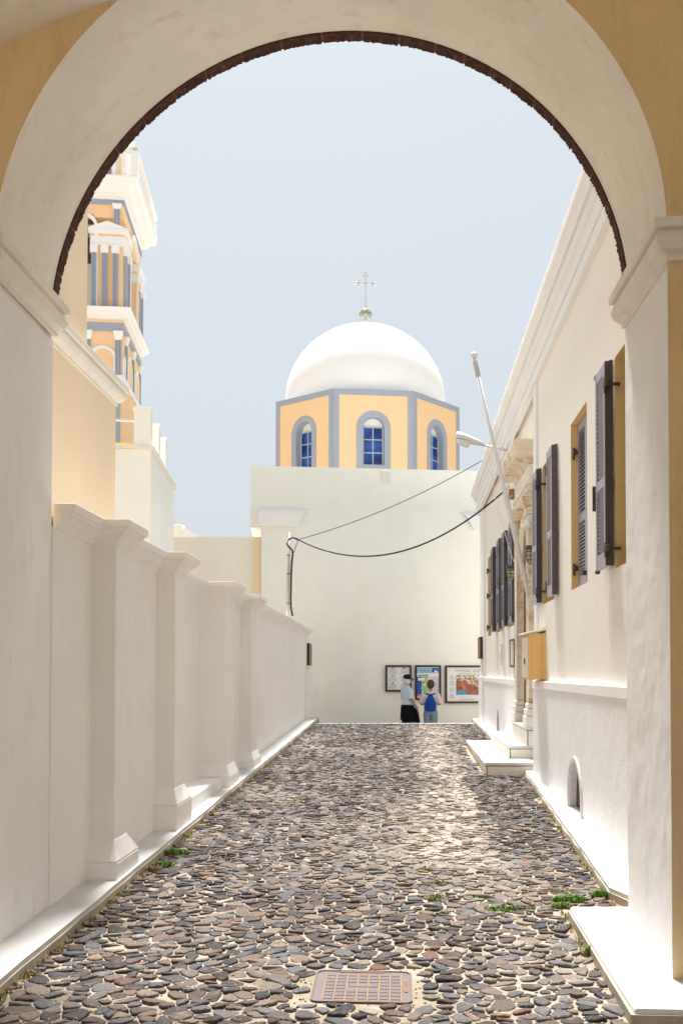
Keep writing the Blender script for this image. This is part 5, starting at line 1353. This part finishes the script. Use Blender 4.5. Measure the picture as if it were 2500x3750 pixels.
# ================================================================ WEEDS
gr = {'grass': MB(), 'moss': MB(), 'dry': MB()}
rw = random.Random(21)
def tuft(kind, x, y, rx, ry, n, h):
    m = gr[kind]
    for _ in range(n):
        a = rw.uniform(0, 6.28); r_ = math.sqrt(rw.random()); X = x + rx * r_ * math.cos(a); Yy = y + ry * r_ * math.sin(a); hh = h * rw.uniform(.4, 1.1) * (1.2 - .6 * r_)
        d = rw.uniform(0, 6.28); wv = rw.uniform(.0025, .005); ln = hh * rw.uniform(.2, .9); z = RZ(Yy) + .004
        bx_, by_ = math.cos(d + 1.57) * wv, math.sin(d + 1.57) * wv; tx, ty = math.cos(d) * ln, math.sin(d) * ln
        i = len(m.v); m.v += [(X - bx_, Yy - by_, z), (X + bx_, Yy + by_, z), (X + tx * .5 + bx_ * 1.5, Yy + ty * .5 + by_ * 1.5, z + hh * .6), (X + tx * .5 - bx_ * 1.5, Yy + ty * .5 - by_ * 1.5, z + hh * .6), (X + tx, Yy + ty, z + hh)]
        m.f += [(i, i + 1, i + 2, i + 3), (i + 3, i + 2, i + 4)]
def px_tuft(kind, x, y, wpx, n, h, asp=.5):
    p_ = at_road(x, y); w_ = wpx / 2 / F * p_.y; tuft(kind, p_.x, p_.y, w_, max(.02, w_ * asp), n, h)
for a in [('grass', 2085, 3300, 130, 520, .045), ('grass', 2200, 3290, 75, 420, .06), ('grass', 2055, 3325, 80, 260, .04), ('grass', 1830, 3335, 130, 330, .03), ('moss', 1900, 3330, 120, 200, .025), ('grass', 1775, 3290, 60, 130, .025),
          ('grass', 2172, 3500, 60, 330, .06), ('moss', 1610, 3240, 110, 240, .025), ('moss', 1600, 3290, 90, 220, .025), ('grass', 1590, 3302, 50, 90, .025), ('moss', 1570, 3190, 70, 130, .02), ('moss', 1720, 3285, 60, 120, .02),
          ('moss', 1500, 3440, 50, 90, .02), ('moss', 2040, 3265, 110, 140, .02), ('moss', 1200, 3285, 60, 70, .02), ('grass', 640, 3130, 110, 330, .05), ('grass', 600, 3175, 90, 240, .05), ('dry', 560, 3195, 60, 160, .06), ('grass', 672, 3070, 40, 110, .05),
          ('moss', 905, 3190, 90, 130, .02), ('moss', 1560, 3085, 60, 80, .02), ('moss', 1490, 3020, 50, 70, .02), ('moss', 1290, 3030, 60, 70, .02), ('moss', 1640, 3090, 40, 60, .02), ('moss', 1620, 3350, 60, 90, .02)]:
    px_tuft(*a)
for k in range(260):
    y_ = 5.0 + 20 * rw.random() ** 1.4; tuft(rw.choice(['dry', 'dry', 'moss']), KL + rw.uniform(.0, .05), y_, .03, .06, 9, .022 + .02 * rw.random())
for k in range(150):
    y_ = rw.uniform(4.8, 14) if rw.random() < .8 else rw.uniform(19, 24.5); tuft(rw.choice(['dry', 'dry', 'moss']), kerbR(y_) - rw.uniform(.0, .04), y_, .02, .06, 8, .02 + .02 * rw.random())
for nm, mk in (('grass', 'grass'), ('moss', 'moss'), ('dry_grass', 'dry')):
    me_ = bpy.data.meshes.new(nm); me_.from_pydata(gr[mk].v, [], gr[mk].f); me_.materials.append(M[mk])
    o_ = bpy.data.objects.new(nm, me_); COL.objects.link(o_); o_['kind'] = 'stuff'
    o_['label'] = {'grass': 'green weed tufts growing between the cobbles', 'moss': 'yellowish moss spots between the cobbles', 'dry_grass': 'dry grass along the foot of the kerbs'}[nm]; o_['category'] = 'grass'
